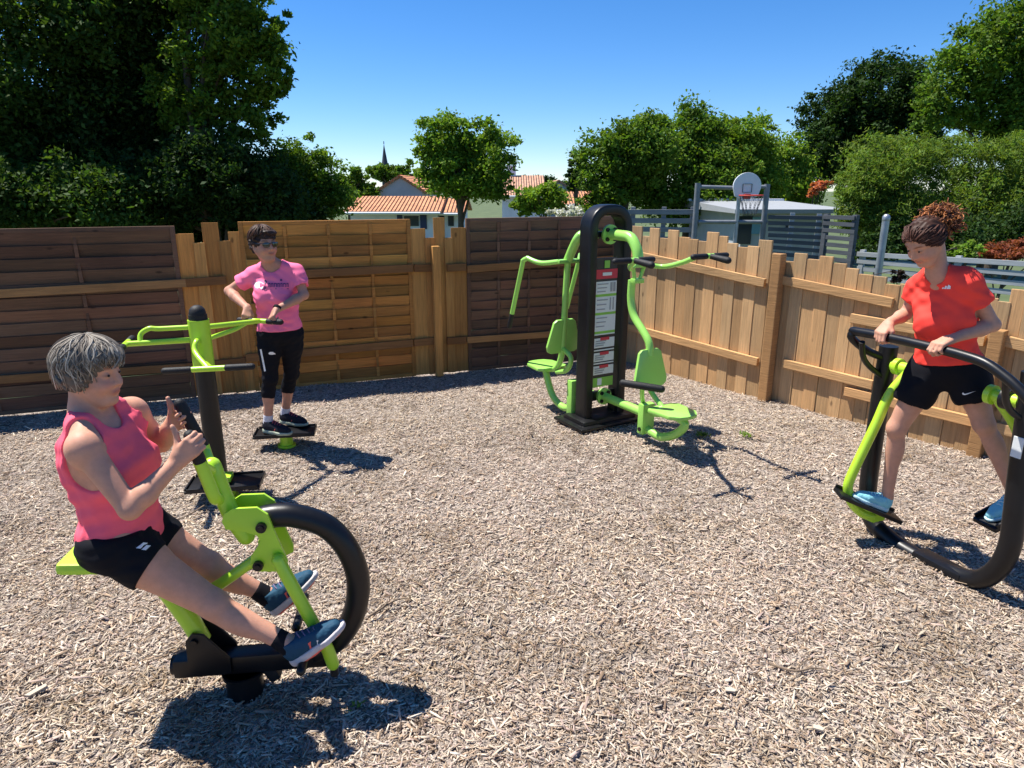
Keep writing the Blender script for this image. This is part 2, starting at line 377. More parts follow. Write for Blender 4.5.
def mulch_mat():
    m = bpy.data.materials.new('mulch'); m.use_nodes = True; nt = m.node_tree; b = nt.nodes['Principled BSDF']; b.inputs['Roughness'].default_value = .92
    tc = nt.nodes.new('ShaderNodeTexCoord'); mp = nt.nodes.new('ShaderNodeMapping'); nt.links.new(tc.outputs['Object'], mp.inputs[0])
    nz = nt.nodes.new('ShaderNodeTexNoise'); nz.inputs['Scale'].default_value = 9; nz.inputs['Detail'].default_value = 3; nt.links.new(mp.outputs[0], nz.inputs['Vector'])
    mv = nt.nodes.new('ShaderNodeMixRGB'); mv.inputs[0].default_value = .12; nt.links.new(mp.outputs[0], mv.inputs[1]); nt.links.new(nz.outputs[1], mv.inputs[2])
    vo = nt.nodes.new('ShaderNodeTexVoronoi'); vo.inputs['Scale'].default_value = 55; nt.links.new(mv.outputs[0], vo.inputs['Vector'])
    sp = nt.nodes.new('ShaderNodeSeparateColor'); nt.links.new(vo.outputs['Color'], sp.inputs[0])
    c = nt.nodes.new('ShaderNodeValToRGB'); nt.links.new(sp.outputs[0], c.inputs[0]); e = c.color_ramp.elements
    e[0].position = 0; e[0].color = (.12, .09, .07, 1); e[1].position = 1; e[1].color = (.46, .385, .32, 1); k = e.new(.5); k.color = (.27, .22, .18, 1)
    nt.links.new(c.outputs[0], b.inputs['Base Color'])
    bp = nt.nodes.new('ShaderNodeBump'); bp.inputs['Strength'].default_value = .8; bp.inputs['Distance'].default_value = .02
    nt.links.new(vo.outputs['Distance'], bp.inputs['Height']); nt.links.new(bp.outputs[0], b.inputs['Normal']); return m
def bed_z(x, y):
    return .012 * np.sin(x * 2.1 + .7 * np.sin(y * 1.7)) * np.sin(y * 2.6 + 1.1) + .008 * np.sin(x * 5.3 + y * 3.1) * np.sin(y * 6.1 - x * 1.9) - .012
def bed():
    h = .06; xs = np.arange(-9, 7.5, h); ys = np.arange(-3, 9.0, h)
    X, Y = np.meshgrid(xs, ys, indexing='ij'); Z = bed_z(X, Y)
    ins = (((X - PL0[0]) * NL[0] + (Y - PL0[1]) * NL[1]) > -.35) & (((X - PR0[0]) * NR[0] + (Y - PR0[1]) * NR[1]) > -.35)
    nx, ny = X.shape; i, j = np.meshgrid(np.arange(nx - 1), np.arange(ny - 1), indexing='ij')
    ok = ins[:-1, :-1] & ins[1:, :-1] & ins[1:, 1:] & ins[:-1, 1:]
    a = (i * ny + j)[ok]
    return mesh_obj('ground', np.c_[X.ravel(), Y.ravel(), Z.ravel()], np.c_[a, a + ny, a + ny + 1, a + 1], mulch_mat(), None, True)
tag(bed(), kind='structure')

def wood_chips():
    r = np.random.default_rng(3); pts = []
    for y0, y1, den in ((.9, 2.6, 9000), (2.6, 4.2, 6800), (4.2, 6.2, 4300), (6.2, 8.9, 2600)):
        w = 1.05 + .86 * y1; n = int((y1 - y0) * 2 * w * den); x = r.uniform(-w, w, n); y = r.uniform(y0, y1, n)
        k = np.abs(x) < 1.0 + .86 * y; pts.append(np.c_[x[k], y[k]])
    p = np.vstack(pts)
    ins = (((p[:, 0] - PL0[0]) * NL[0] + (p[:, 1] - PL0[1]) * NL[1]) > -.02) & (((p[:, 0] - PR0[0]) * NR[0] + (p[:, 1] - PR0[1]) * NR[1]) > .0)
    p = p[ins]; n = len(p)
    patch = .5 + .5 * np.sin(p[:, 0] * 1.7 + 1.5 * np.sin(p[:, 1] * .9)) * np.sin(p[:, 1] * 2.3 + p[:, 0] * .6)
    hue_ = .5 + .5 * np.sin(p[:, 0] * 1.1 + 2.0 * np.sin(p[:, 1] * .8 + 1)) * np.sin(p[:, 1] * 1.6 - p[:, 0] * .9)
    def vnoise(sc, seed):
        g = np.random.default_rng(seed).uniform(0, 1, (256, 256)); u, w = p[:, 0] / sc + 100, p[:, 1] / sc + 100; i, j = np.floor(u).astype(int), np.floor(w).astype(int); a, b = u - i, w - j
        a, b = a * a * (3 - 2 * a), b * b * (3 - 2 * b); G = lambda x, y: g[x % 256, y % 256]
        return G(i, j) * (1 - a) * (1 - b) + G(i + 1, j) * a * (1 - b) + G(i, j + 1) * (1 - a) * b + G(i + 1, j + 1) * a * b
    blotch = .4 * vnoise(.55, 1) + .35 * vnoise(.2, 2) + .25 * vnoise(.09, 3); damp = np.clip((blotch - .56) / .2, 0, 1)
    L = r.lognormal(math.log(.0185), .5, n).clip(.007, .085); Wd = L * r.uniform(.14, .36, n); Wd = Wd.clip(.0032, .013); T = r.uniform(.001, .0028, n)
    big = r.uniform(0, 1, n) < .016; L = np.where(big, (L * 2.3).clip(.03, .075), L); Wd = np.where(big, (Wd * 2.2).clip(.009, .02), Wd)
    yaw = r.uniform(0, 6.283, n); pit = r.normal(0, .22, n); rol = r.normal(0, .28, n)
    cy, sy, cp, sp_, cr, sr = np.cos(yaw), np.sin(yaw), np.cos(pit), np.sin(pit), np.cos(rol), np.sin(rol)
    ax = np.c_[cy * cp, sy * cp, sp_]
    l0 = np.c_[-sy, cy, np.zeros(n)]; u0 = np.cross(ax, l0); ay = l0 * cr[:, None] + u0 * sr[:, None]; az = np.cross(ax, ay)
    z = bed_z(p[:, 0], p[:, 1]) + .003 + r.uniform(0, 1, n) ** 2 * .012 + np.abs(sp_) * L * .3
    C0 = np.c_[p, z]
    q = []
    bend = r.normal(0, .16, n)
    for su, tp in ((-1, .55), (1, r.uniform(.35, 1, n))):
        for sv, sw in ((-1, -1), (1, -1), (1, 1), (-1, 1)):
            q.append(C0 + ax * (su * L / 2)[:, None] + ay * (sv * Wd / 2 * tp + bend * L * .5)[:, None] + az * (sw * T / 2)[:, None])
    v = np.stack(q, 1).reshape(-1, 3)
    base = (np.arange(n) * 8)[:, None]
    fq = np.array([[4, 5, 6, 7], [3, 2, 1, 0], [1, 2, 6, 5], [2, 3, 7, 6], [3, 0, 4, 7]])
    f = (base[:, :, None] + fq[None]).reshape(-1, 4)
    pal = np.array([(.64, .53, .43), (.46, .345, .255), (.56, .48, .42), (.34, .25, .185), (.20, .14, .105), (.52, .40, .36), (.76, .68, .58), (.09, .064, .05)])
    ch = r.choice(len(pal), n, p=[.24, .19, .20, .10, .05, .10, .09, .03])
    c = pal[ch] * r.uniform(.8, 1.15, (n, 1)) * (0.84 + .12 * patch)[:, None] * (1 - damp[:, None] * np.array([.30, .33, .38])) * (.92 + .16 * (1 - blotch))[:, None] * (np.array([1.0, .96, .905]) * (1 - hue_[:, None]) + np.array([.98, .95, .85]) * hue_[:, None])
    m = mat('chip_wood', (1, 1, 1), .85, .2, tint=True)
    o = mesh_obj('wood_chips', v, f, m, None, False, fcol=np.repeat(c, 5, axis=0))
    tag(o, 'pale brown wood chips covering the ground of the exercise yard', 'wood chips', kind='stuff')
wood_chips()

# a few things lying on / growing through the chips
TWIG = mat('dry_twig', (.20, .145, .10), .85, .2, var=.3, vscale=30)
def twig(pxs, r0, label):
    mb = MB(); P = [gz(x, y, .02 + .012 * (i % 2)) for i, (x, y) in enumerate(pxs)]
    mb.tube(P, list(np.linspace(r0, r0 * .5, len(P))), 7, curve=3)
    a, b = P[1], P[2]; mb.tube([a, a + (b - a) * .6 + V(.03, .05, .03)], [r0 * .6, r0 * .3], 6)
    b0 = P[0] * V(1, 1, 0); tag(mb.build('twig', TWIG, None, base=b0), label, 'twig', 'twigs lying on the wood chips')
twig([(368, 617), (382, 608), (396, 600), (408, 598)], .007, 'dry twig on the chips just right of the big black hoop')
twig([(205, 505), (190, 514), (178, 519), (160, 523)], .006, 'thin stick on the chips left of the twister post foot plates')
twig([(770, 664), (795, 671), (815, 668), (838, 672)], .006, 'dark thin stick lying in the open chips at front right')
PALE = mat('pale_split_wood', (.50, .42, .32), .8, .2, var=.2, vscale=40)
def splinter(px, py, L, ang, label):
    c = gz(px, py, .022); X = V(math.cos(ang), math.sin(ang), .12); mb = MB(); Y = V(-math.sin(ang), math.cos(ang), 0)
    mb.prism([c - X * L / 2 + Y * .008, c - X * L * .3 - Y * .014, c + X * L * .45 - Y * .006, c + X * L / 2 + Y * .01, c + Y * .016], V(0, 0, 1), .007)
    tag(mb.build('wood_splinter', PALE, None, smooth=False, base=c * V(1, 1, 0)), label, 'wood splinter', 'pale splinters on the wood chips')
splinter(36, 691, .085, .75, 'long pale wood splinter on the chips near the lower left corner')
splinter(730, 690, .05, -.5, 'bright pale wood splinter at the bottom right of the open chips')
splinter(818, 728, .045, -.8, 'small slanting pale splinter low in the right foreground')
WEED = leaf_mat('weed_leaf', (.14, .22, .04), .3)
def weed(px, py, n, s, label):
    c = gz(px, py, 0); r = np.random.default_rng(px); vs = []; fs = []
    for i in range(n):
        a = r.uniform(0, 6.28); e = r.uniform(.25, 1.1); d = V(math.cos(a) * math.cos(e), math.sin(a) * math.cos(e), math.sin(e)); w = np.cross(d, V(0, 0, 1)); w = nrm(w) * s * .22
        o = c + V(r.normal(0, s * .5), r.normal(0, s * .5), .012); b = len(vs); L = s * r.uniform(.6, 1.3)
        vs += [o, o + d * L * .5 + w, o + d * L, o + d * L * .5 - w]; fs += [(b, b + 1, b + 2, b + 3)]
    tag(mesh_obj('weed', vs, fs, WEED, None, False, fcol=[(1, 1, 1)] * len(fs), base=c), label, 'weed', 'little weeds in the wood chips')
weed(703, 437, 40, .05, 'small green weed beside the shadow of the press machine')
weed(746, 437, 34, .045, 'small green weed midway between press machine and board fence')
weed(357, 709, 16, .025, 'tiny yellow green sprout in the shadow of the black hoop')

# ------------------------------------------------------------------ fences
W_DARK = wood('dark_stained_boards', (.165, .092, .055), 'H'); W_ORANGE = wood('orange_pine_slats', (.46, .21, .052), 'H')
W_FILL = wood('fresh_pine_boards', (.52, .25, .068), 'V'); W_PALE = wood('pale_larch_boards', (.56, .345, .165), 'V', var=.24); W_RAIL = wood('larch_rails', (.56, .33, .148), 'H')
W_RAILY = wood('yellow_brown_rail', (.36, .19, .07), 'H'); W_RAILD = wood('brown_rail', (.24, .115, .04), 'H')
rt = random.Random(5)
def tint(a=.75, b=1.15, warm=.06):
    k = rt.uniform(a, b); w = rt.uniform(-warm, warm); return (k * (1 + w), k, k * (1 - w))
def sL(px, py): return float((onp(px, py, PL0, NL) - PL0) @ DL)
def panel(name, label, s0, s1, ztop, m, nb, rails=(), railm=None, z0=.0, cap_bright=False):
    base = PL0 + DL * s0; t = thing(name, label, 'fence panel', base)
    Zu = V(0, 0, 1); fr = MB(); w = s1 - s0
    for s in (s0 + .022, s1 - .022): fr.box(PL0 + DL * s + Zu * (ztop + z0) / 2, DL, NL, Zu, .044, .046, ztop - z0, .003, tint(.8, 1.1))
    for z in (z0 + .02, ztop - .02): fr.box(PL0 + DL * (s0 + s1) / 2 + Zu * z, DL, NL, Zu, w - .092, .046, .04, .003, tint(.9, 1.2))
    fr.build('panel_frame', m, t, tint=True)
    sl = MB(); n = int(round((ztop - z0 - .08) / .118)); hh = (ztop - z0 - .08) / n
    for i in range(n):
        z = z0 + .04 + hh * (i + .5); tl = -.24 + rt.uniform(-.06, .06)
        Zt = nrm(V(0, 0, 1) + NL * -tl); Nt = np.cross(DL, Zt) * -1
        # slats weave in and out of the battens: four pieces with slight bows
        k = nb + 1
        for j in range(k):
            a = s0 + .046 + (w - .092) * j / k; b = s0 + .046 + (w - .092) * (j + 1) / k
            off = .008 * (1 if (i + j) % 2 else -1)
            P0 = PL0 + DL * a + Zu * z + NL * (.004 + off); P1 = PL0 + DL * b + Zu * z + NL * (.004 - off * .4)
            if j == 0: c0 = tint(.62, 1.22, .08)
            sl.bar(P0, P1, .014, hh * 1.05, up=Zt, col=tuple(q * rt.uniform(.93, 1.06) for q in c0))
    sl.build('slats', m, t, smooth=False, tint=True)
    for j in range(nb):
        s = s0 + w * (j + 1) / (nb + 1); b = MB()
        b.box(PL0 + DL * s + Zu * (ztop + z0) / 2 + NL * .0185, DL, NL, Zu, .026, .006, ztop - z0 - .09, 0, (.8, .8, .8))
        for i in range(0, n, 2): b.box(PL0 + DL * s + Zu * (z0 + .04 + hh * (i + .5)) + NL * .0235, DL, NL, Zu, .034, .014, hh * .96, .002, tint(.9, 1.15))
        b.build('batten', m, t, smooth=False, tint=True)
    for (p, q, hh2, mm) in rails:
        a = onp(*p, PL0, NL, .05); b = onp(*q, PL0, NL, .05); r_ = MB(); r_.bar(a, b, .03, hh2, bev=.003, col=tint(.95, 1.1)); r_.build('rail', mm, t, smooth=False, tint=True)
    return t
sA, sB, sC, sD, sE = sL(184, 300), sL(246, 300), sL(413, 300), sL(467, 300), 6.72
panel('fence_panel', 'dark brown slatted fence panel at far left behind the grey haired woman', -2.6, sA, 1.77, W_DARK, 4,
      [((-300, 310.5), (186, 283), .08, W_RAILY), ((-300, 400), (186, 367), .08, W_RAILD)])
panel('fence_panel', 'orange pine slatted fence panel behind the woman in sunglasses', sB, sC, 1.80, W_ORANGE, 3,
      [((246, 277), (413, 268), .085, W_RAILD), ((246, 358), (413, 343), .085, W_RAILD)])
panel('fence_panel', 'dark brown slatted fence panel behind the pressing machine', sD, sE, 1.80, W_DARK, 4,
      [((467, 269), (640, 257), .085, W_RAILD), ((467, 340), (640, 328), .075, W_RAILY)])
def filler(label, boards, rails, post=None, hide=None):
    a = onp(boards[0][0], 300, PL0, NL); t = thing('board_fence', label, 'board fence', PL0 + DL * ((a - PL0) @ DL))
    mb = MB(); Zu = V(0, 0, 1)
    for i, (x0, x1, yt) in enumerate(boards):
        s0, s1 = sL(x0, 300), sL(x1, 300); zt = onp((x0 + x1) / 2, yt, PL0, NL)[2]
        mb.box(PL0 + DL * (s0 + s1) / 2 + Zu * (zt / 2 + .005) + NL * (.02 * (i % 2)), DL, NL, Zu, s1 - s0 + .012, .014, zt, .003, tint(.68, 1.2, .08))
    mb.build('boards', W_FILL, t, smooth=False, tint=True)
    for p, q, h in rails:
        a = onp(*p, PL0, NL, .045); b = onp(*q, PL0, NL, .045); r_ = MB(); r_.bar(a, b, .03, h, bev=.003, col=tint()); r_.build('rail', W_RAILD, t, smooth=False, tint=True)
    if post:
        px, yt = post; p = onp(px, 330, PL0, NL, .10); zt = onp(px, yt, PL0, NL, .10)[2]; r_ = MB()
        r_.box(V(p[0], p[1], zt / 2), DL, NL, Zu, .085, .085, zt, .006, tint(1, 1.1)); r_.build('post', W_FILL, t, smooth=False, tint=True)
filler('five fresh pine boards of uneven height between dark panel and orange panel', [(180, 201, 234), (201, 211, 243), (211, 226, 223), (226, 236, 241), (236, 250, 232)],
       [((186, 283), (226, 280), .085), ((186, 367), (246, 361), .08)])
filler('pine boards with a narrow post closing the gap beside the orange panel', [(410, 427, 229), (427, 436, 238), (436, 446, 218), (446, 453, 238), (453, 470, 228)],
       [((414, 268), (434, 268), .085), ((447, 268), (466, 267), .085), ((414, 343), (434, 341), .085), ((447, 341), (466, 340), .085)], (438, 246))

def sR(px, py): return float((onp(px, py, PR0, NR) - PR0) @ DR)
def picket():
    t = thing('board_fence', 'pale vertical board fence stepping down along the right of the yard', 'board fence', PR0)
    Zu = V(0, 0, 1)
    bl = [(608, 618, 226), (618, 628, 234), (628, 640, 226), (640, 648, 236), (648, 657, 228), (657, 666, 238), (666, 676, 230), (676, 686, 237), (686, 695, 239), (695, 704, 241), (704, 715, 232), (715, 724, 236),
          (724, 734, 243), (734, 744, 247), (744, 755, 246), (755, 768, 240), (768, 779, 253), (779, 790, 261), (790, 802, 253), (802, 815, 259), (815, 828, 256), (828, 841, 263), (841, 853, 268), (853, 867, 274), (867, 880, 276),
          (880, 894, 284), (894, 909, 284), (909, 925, 285), (925, 942, 290), (942, 960, 288), (960, 975, 294), (975, 990, 297), (990, 1003, 301), (1003, 1019, 289), (1019, 1036, 295), (1036, 1056, 300), (1056, 1078, 298), (1078, 1100, 306), (1100, 1125, 312), (1125, 1150, 310)]
    bl += [(x, x + 28, 312 + .2 * (x - 1150) + (6 if (x // 28) % 2 else 0)) for x in range(1150, 1600, 28)]
    bays = [[b for b in bl if b[1] <= 772], [b for b in bl if 772 < b[1] <= 855], [b for b in bl if 855 < b[1] <= 991], [b for b in bl if b[1] > 991]]
    for bay in bays:
        mb = MB()
        for i, (x0, x1, yt) in enumerate(bay):
            s0, s1 = sR(x0, yt + 40), sR(x1, yt + 40); zt = onp((x0 + x1) / 2, yt, PR0, NR)[2]
            lean = rt.uniform(-.006, .006)
            mb.box(PR0 + DR * (s0 + s1) / 2 + Zu * (zt / 2 - .02) - NR * (.014 + .007 * (i % 2)), DR, NR, Zu + DR * lean, s1 - s0 + .004, .024, zt + .04, .004, tint(.74, 1.16, .07))
        mb.build('boards', W_PALE, t, smooth=False, tint=True)
    for p, q in (((620, 251), (765, 283)), ((622, 325), (758, 362)), ((783, 280), (893, 303)), ((783, 363), (873, 385)), ((851, 318), (985, 341)), ((845, 391), (984, 424)), ((990, 337), (1600, 489.5)), ((984, 424), (1600, 584))):
        a = onp(*p, PR0, NR, .022); b = onp(*q, PR0, NR, .022); r_ = MB(); r_.bar(a, b, .04, .085, bev=.004, col=tint(.95, 1.12)); r_.build('rail', W_RAIL, t, smooth=False, tint=True)
    for px, yt, yb in ((772, 253, 397), (987, 328, 458)):
        p = onp(px, (yt + yb) / 2, PR0, NR, .06); zt = onp(px, yt, PR0, NR, .06)[2]; r_ = MB()
        r_.box(V(p[0], p[1], zt / 2 - .02), DR, NR, Zu, .1, .1, zt + .04, .008, (.72, .66, .6)); r_.build('post', W_RAIL, t, smooth=False, tint=True)
picket()
#SECTION3
# ------------------------------------------------------------------ rower with a big hoop
A1 = R(7); U1 = V(math.cos(A1), math.sin(A1), 0); L1 = V(-math.sin(A1), math.cos(A1), 0); P1 = V(-1.18, 2.54, 0); ZZ = V(0, 0, 1)
def b1(u, l, z): return P1 + U1 * u + L1 * l + ZZ * z
def p1(px, py, o=0.0): return onp(px, py, P1, L1, o)
def rower():
    t = thing('rowing_machine', 'lime green and black outdoor rowing machine with a big black hoop', 'exercise machine', P1)
    m = MB(); m.cyl(b1(0, 0, -.12), b1(0, 0, .10), .078, 28); m.cyl(b1(0, 0, .085), b1(0, 0, .1), .09, 28); m.build('ground_post', BLACK, t)
    m = MB(); m.box(b1(.055, 0, .15), U1, L1, ZZ, .66, .09, .086, .012); m.cyl(b1(-.287, 0, .15), b1(-.27, 0, .15), .042, 20); m.build('base_beam', BLACK, t)
    m = MB()
    for o in (-.054, .054): m.prism([b1(-.205, o, .13), b1(-.2, o, .3), b1(-.17, o, .335), b1(-.125, o, .325), b1(-.03, o, .2), b1(-.03, o, .13)], L1, .012, .003)
    m.cyl(b1(-.165, -.075, .295), b1(-.165, .075, .295), .016, 14); m.build('pivot_bracket', BLACK, t)
    m = MB(); m.prism([b1(.08, 0, .1), b1(.14, 0, .1), b1(.16, 0, .055), b1(.12, 0, .03)], L1, .05, .006); m.build('stop_block', RUBBER, t)
    m = MB(); m.tube([p1(265, 517), p1(280, 515), p1(297, 516), p1(326, 526), p1(347, 548), p1(358, 578), p1(355, 610), p1(341, 636), p1(318, 652)], .050, 22, curve=6, round_cap=True); m.build('hoop', BLACK, t)
    m = MB(); m.tube([b1(-.155, 0, .26), b1(-.2, 0, .38), b1(-.29, 0, .56), b1(-.38, 0, .655), b1(-.5, 0, .68)], .040, 20, curve=5); m.build('seat_tube', GREEN, t)
    m = MB(); c = b1(-.46, 0, .705); m.box(c, nrm(U1 - ZZ * .06), L1, nrm(ZZ + U1 * .06), .29, .28, .05, .022); s = m.build('seat', GREEN, t)
    m = MB(); m.tube([b1(-.225, 0, .42), b1(-.04, 0, .533), b1(.1, 0, .63)], .024, 16, round_cap=True); m.build('link_tube', GREEN, t)
    out = [(222, 521), (224, 514), (233, 508), (257, 507), (268, 514), (277, 536), (288, 560), (288, 567), (280, 571), (258, 571), (251, 567), (251, 556), (261, 541), (257, 535), (243, 531), (226, 529)]
    for o in (-.064, .064):
        m = MB(); pts = [p1(x, y, o) for x, y in [(222, 521), (224, 514), (233, 508), (257, 507), (268, 514), (277, 536), (288, 560), (288, 567), (280, 571), (258, 571), (251, 567), (251, 556), (261, 541), (257, 535), (243, 531), (226, 529)]]
        if o > 0: pts = [q + (p1(x, y, 0) - p1(x, y, -.064)) * 0 for q, (x, y) in zip([p1(x, y, -.064) + L1 * .128 for x, y in out], out)]
        m.prism(pts, L1, .014, .003); pl = m.build('pivot_plate', GREEN, t)
        if o < 0:
            for x, y in ((262, 526), (259, 564)):
                m = MB(); q = p1(x, y, o); m.cyl(q - L1 * .024, q + L1 * .0, .021, 16); m.cyl(q - L1 * .032, q - L1 * .02, .012, 8); m.build('bolt', BLACK, pl)
    # push lever and foot pegs
    m = MB(); m.tube([p1(278, 560, -.088), p1(300, 600, -.088), p1(328, 650, -.088), p1(333, 664, -.088)], .027, 18, round_cap=True); m.build('push_lever', GREEN, t)
    m = MB(); q = p1(334, 669, -.088); m.cyl(q + ZZ * .01, q - ZZ * .03, .017, 12); m.build('lever_stop', RUBBER, t)
    for a, b, pu, pz in ((-.1, -.24, .298, .25), (-.06, .17, .255, .33)):
        m = MB(); m.tube([b1(pu, a, pz), b1(pu, b, pz)], .019, 14, round_cap=True); m.build('foot_peg', BLACK, t)
    # handle
    m = MB(); m.tube([p1(246, 536), p1(236, 522), p1(227, 505), p1(212, 466)], .036, 20, curve=3, round_cap=True); m.build('handle_stem', GREEN, t)
    for o, g0, g1, e in ((-.1, (190, 436), (200, 462), (214, 496)), (.1, (180, 404), (203, 446), (214, 478))):
        m = MB(); B = p1(*g1, o); E = p1(*e, o * .85); M = (B + E) / 2 + (B - E) * .05
        m.tube([B, M, E, (E + p1(e[0] + 6, e[1] + 6, 0)) / 2, p1(e[0] + 7, e[1] + 3, 0)], .025, 16, curve=4); m.tube([B + (E - B) * .12, p1(214, 472, 0)], .022, 14); hb = m.build('handle_bar', GREEN, t)
        m = MB(); m.tube([B, p1(*g0, o)], .024, 18, round_cap=True); m.build('grip', RUBBER, hb)
rower()

# ------------------------------------------------------------------ three-station twister
P2 = V(-2.15, 4.62, 0)
def twister():
    t = thing('twister_machine', 'waist twister post in black and lime green with three handle bars', 'exercise machine', P2)
    m = MB(); m.cyl(P2 + ZZ * -.1, P2 + ZZ * .93, .066, 28); m.build('post', BLACK, t)
    m = MB(); m.cyl(P2 + ZZ * .925, P2 + ZZ * 1.265, .070, 30); sl_ = m.build('sleeve', GREEN, t)
    m = MB(); m.tube([P2 + ZZ * 1.26, P2 + ZZ * 1.30], [.062, .06], 26); m.tube([P2 + ZZ * 1.275, P2 + ZZ * 1.31], .056, 26, round_cap=True); m.build('post_cap', RUBBER, t)
    def T(end, lat, half, grip, name='handle_bar'):
        m = MB(); m.tube([end - lat * half, end + lat * half], .019, 14); h = m.build(name, GREEN, t)
        for s in (-1, 1):
            m = MB(); m.tube([end + lat * s * half, end + lat * s * (half + grip)], .022, 14, round_cap=True); m.build('grip', RUBBER, h)
        return h
    for ang, reach, zt, zb, drop in ((76, .62, 1.20, 1.12, 0), (197, .42, 1.22, 1.12, .0)):
        a = R(ang); d = V(math.cos(a), math.sin(a), 0); lat = V(-d[1], d[0], 0)
        m = MB()
        if ang == 76:
            e = at(260, 321, 5.2); s0 = P2 + d * .07 + ZZ * 1.2; k = P2 + d * .07 + ZZ * 1.115
            m.tube([s0, s0 + (e - s0) * .5, e], .019, 14); m.tube([k, k + (e - k) * .45, k + (e - k) * .62 + ZZ * .01, s0 + (e - s0) * .74], .017, 14, curve=4); m.build('handle_arm', GREEN, t)
            T(e, nrm(V(-.97, .24, 0)), .07, .11)
        else:
            e = at(126, 344, 4.45); k = P2 + d * .07 + ZZ * 1.125; s0 = P2 + d * .07 + ZZ * 1.215; c = s0 + d * .24
            m.tube([k, e], .019, 14); m.tube([s0, s0 + d * .18, c + ZZ * .005, c + d * .055 - ZZ * .03, k + (e - k) * .78], .017, 14, curve=4); m.build('handle_arm', GREEN, t)
            T(e, lat, .09, .1)
    e = V(-1.975, 4.3, 1.0); m = MB(); s0 = P2 + V(.01, -.07, 1.12); m.tube([s0, s0 + V(.02, -.06, .02), s0 + V(.03, -.12, -.04), e], .018, 14, curve=4); m.tube([P2 + V(.02, -.07, 1.0), e + V(0, .03, 0)], .016, 12); m.build('handle_arm', GREEN, t)
    T(e, nrm(V(.99, .10, .03)), .115, .16)
    # foot plates
    def plate(c, ang, L, W, name='foot_plate'):
        d = V(math.cos(ang), math.sin(ang), 0); l = V(-d[1], d[0], 0); m = MB(); m.box(c, d, l, ZZ, L, W, .018, .006)
        for s in (-1, 1):
            m.box(c + l * s * (W / 2 - .006) + ZZ * .016, d, l, ZZ, L - .03, .012, .018, .004); m.box(c + d * s * (L / 2 - .006) + ZZ * .016, l, d, ZZ, W - .03, .012, .018, .004)
        return m.build(name, BLACK, t)
    for hub, ang, z, L, W in ((gz(287, 446), R(10), .125, .5, .24), (gz(228, 497), R(10), .11, .5, .27)):
        m = MB(); m.cyl(hub - ZZ * .05, hub + ZZ * (z - .012), .055, 22); m.cyl(hub + ZZ * .0, hub + ZZ * .02, .075, 22); m.build('plate_hub', GREEN, t)
        plate(hub + ZZ * z, ang, L, W)
    m = MB(); hb = gz(228, 497) + ZZ * .155; m.box(hb + V(.0, 0, 0), V(1, .2, 0), V(-.2, 1, 0), ZZ, .09, .12, .04, .008); m.build('hub_block', GREEN, t)
twister()

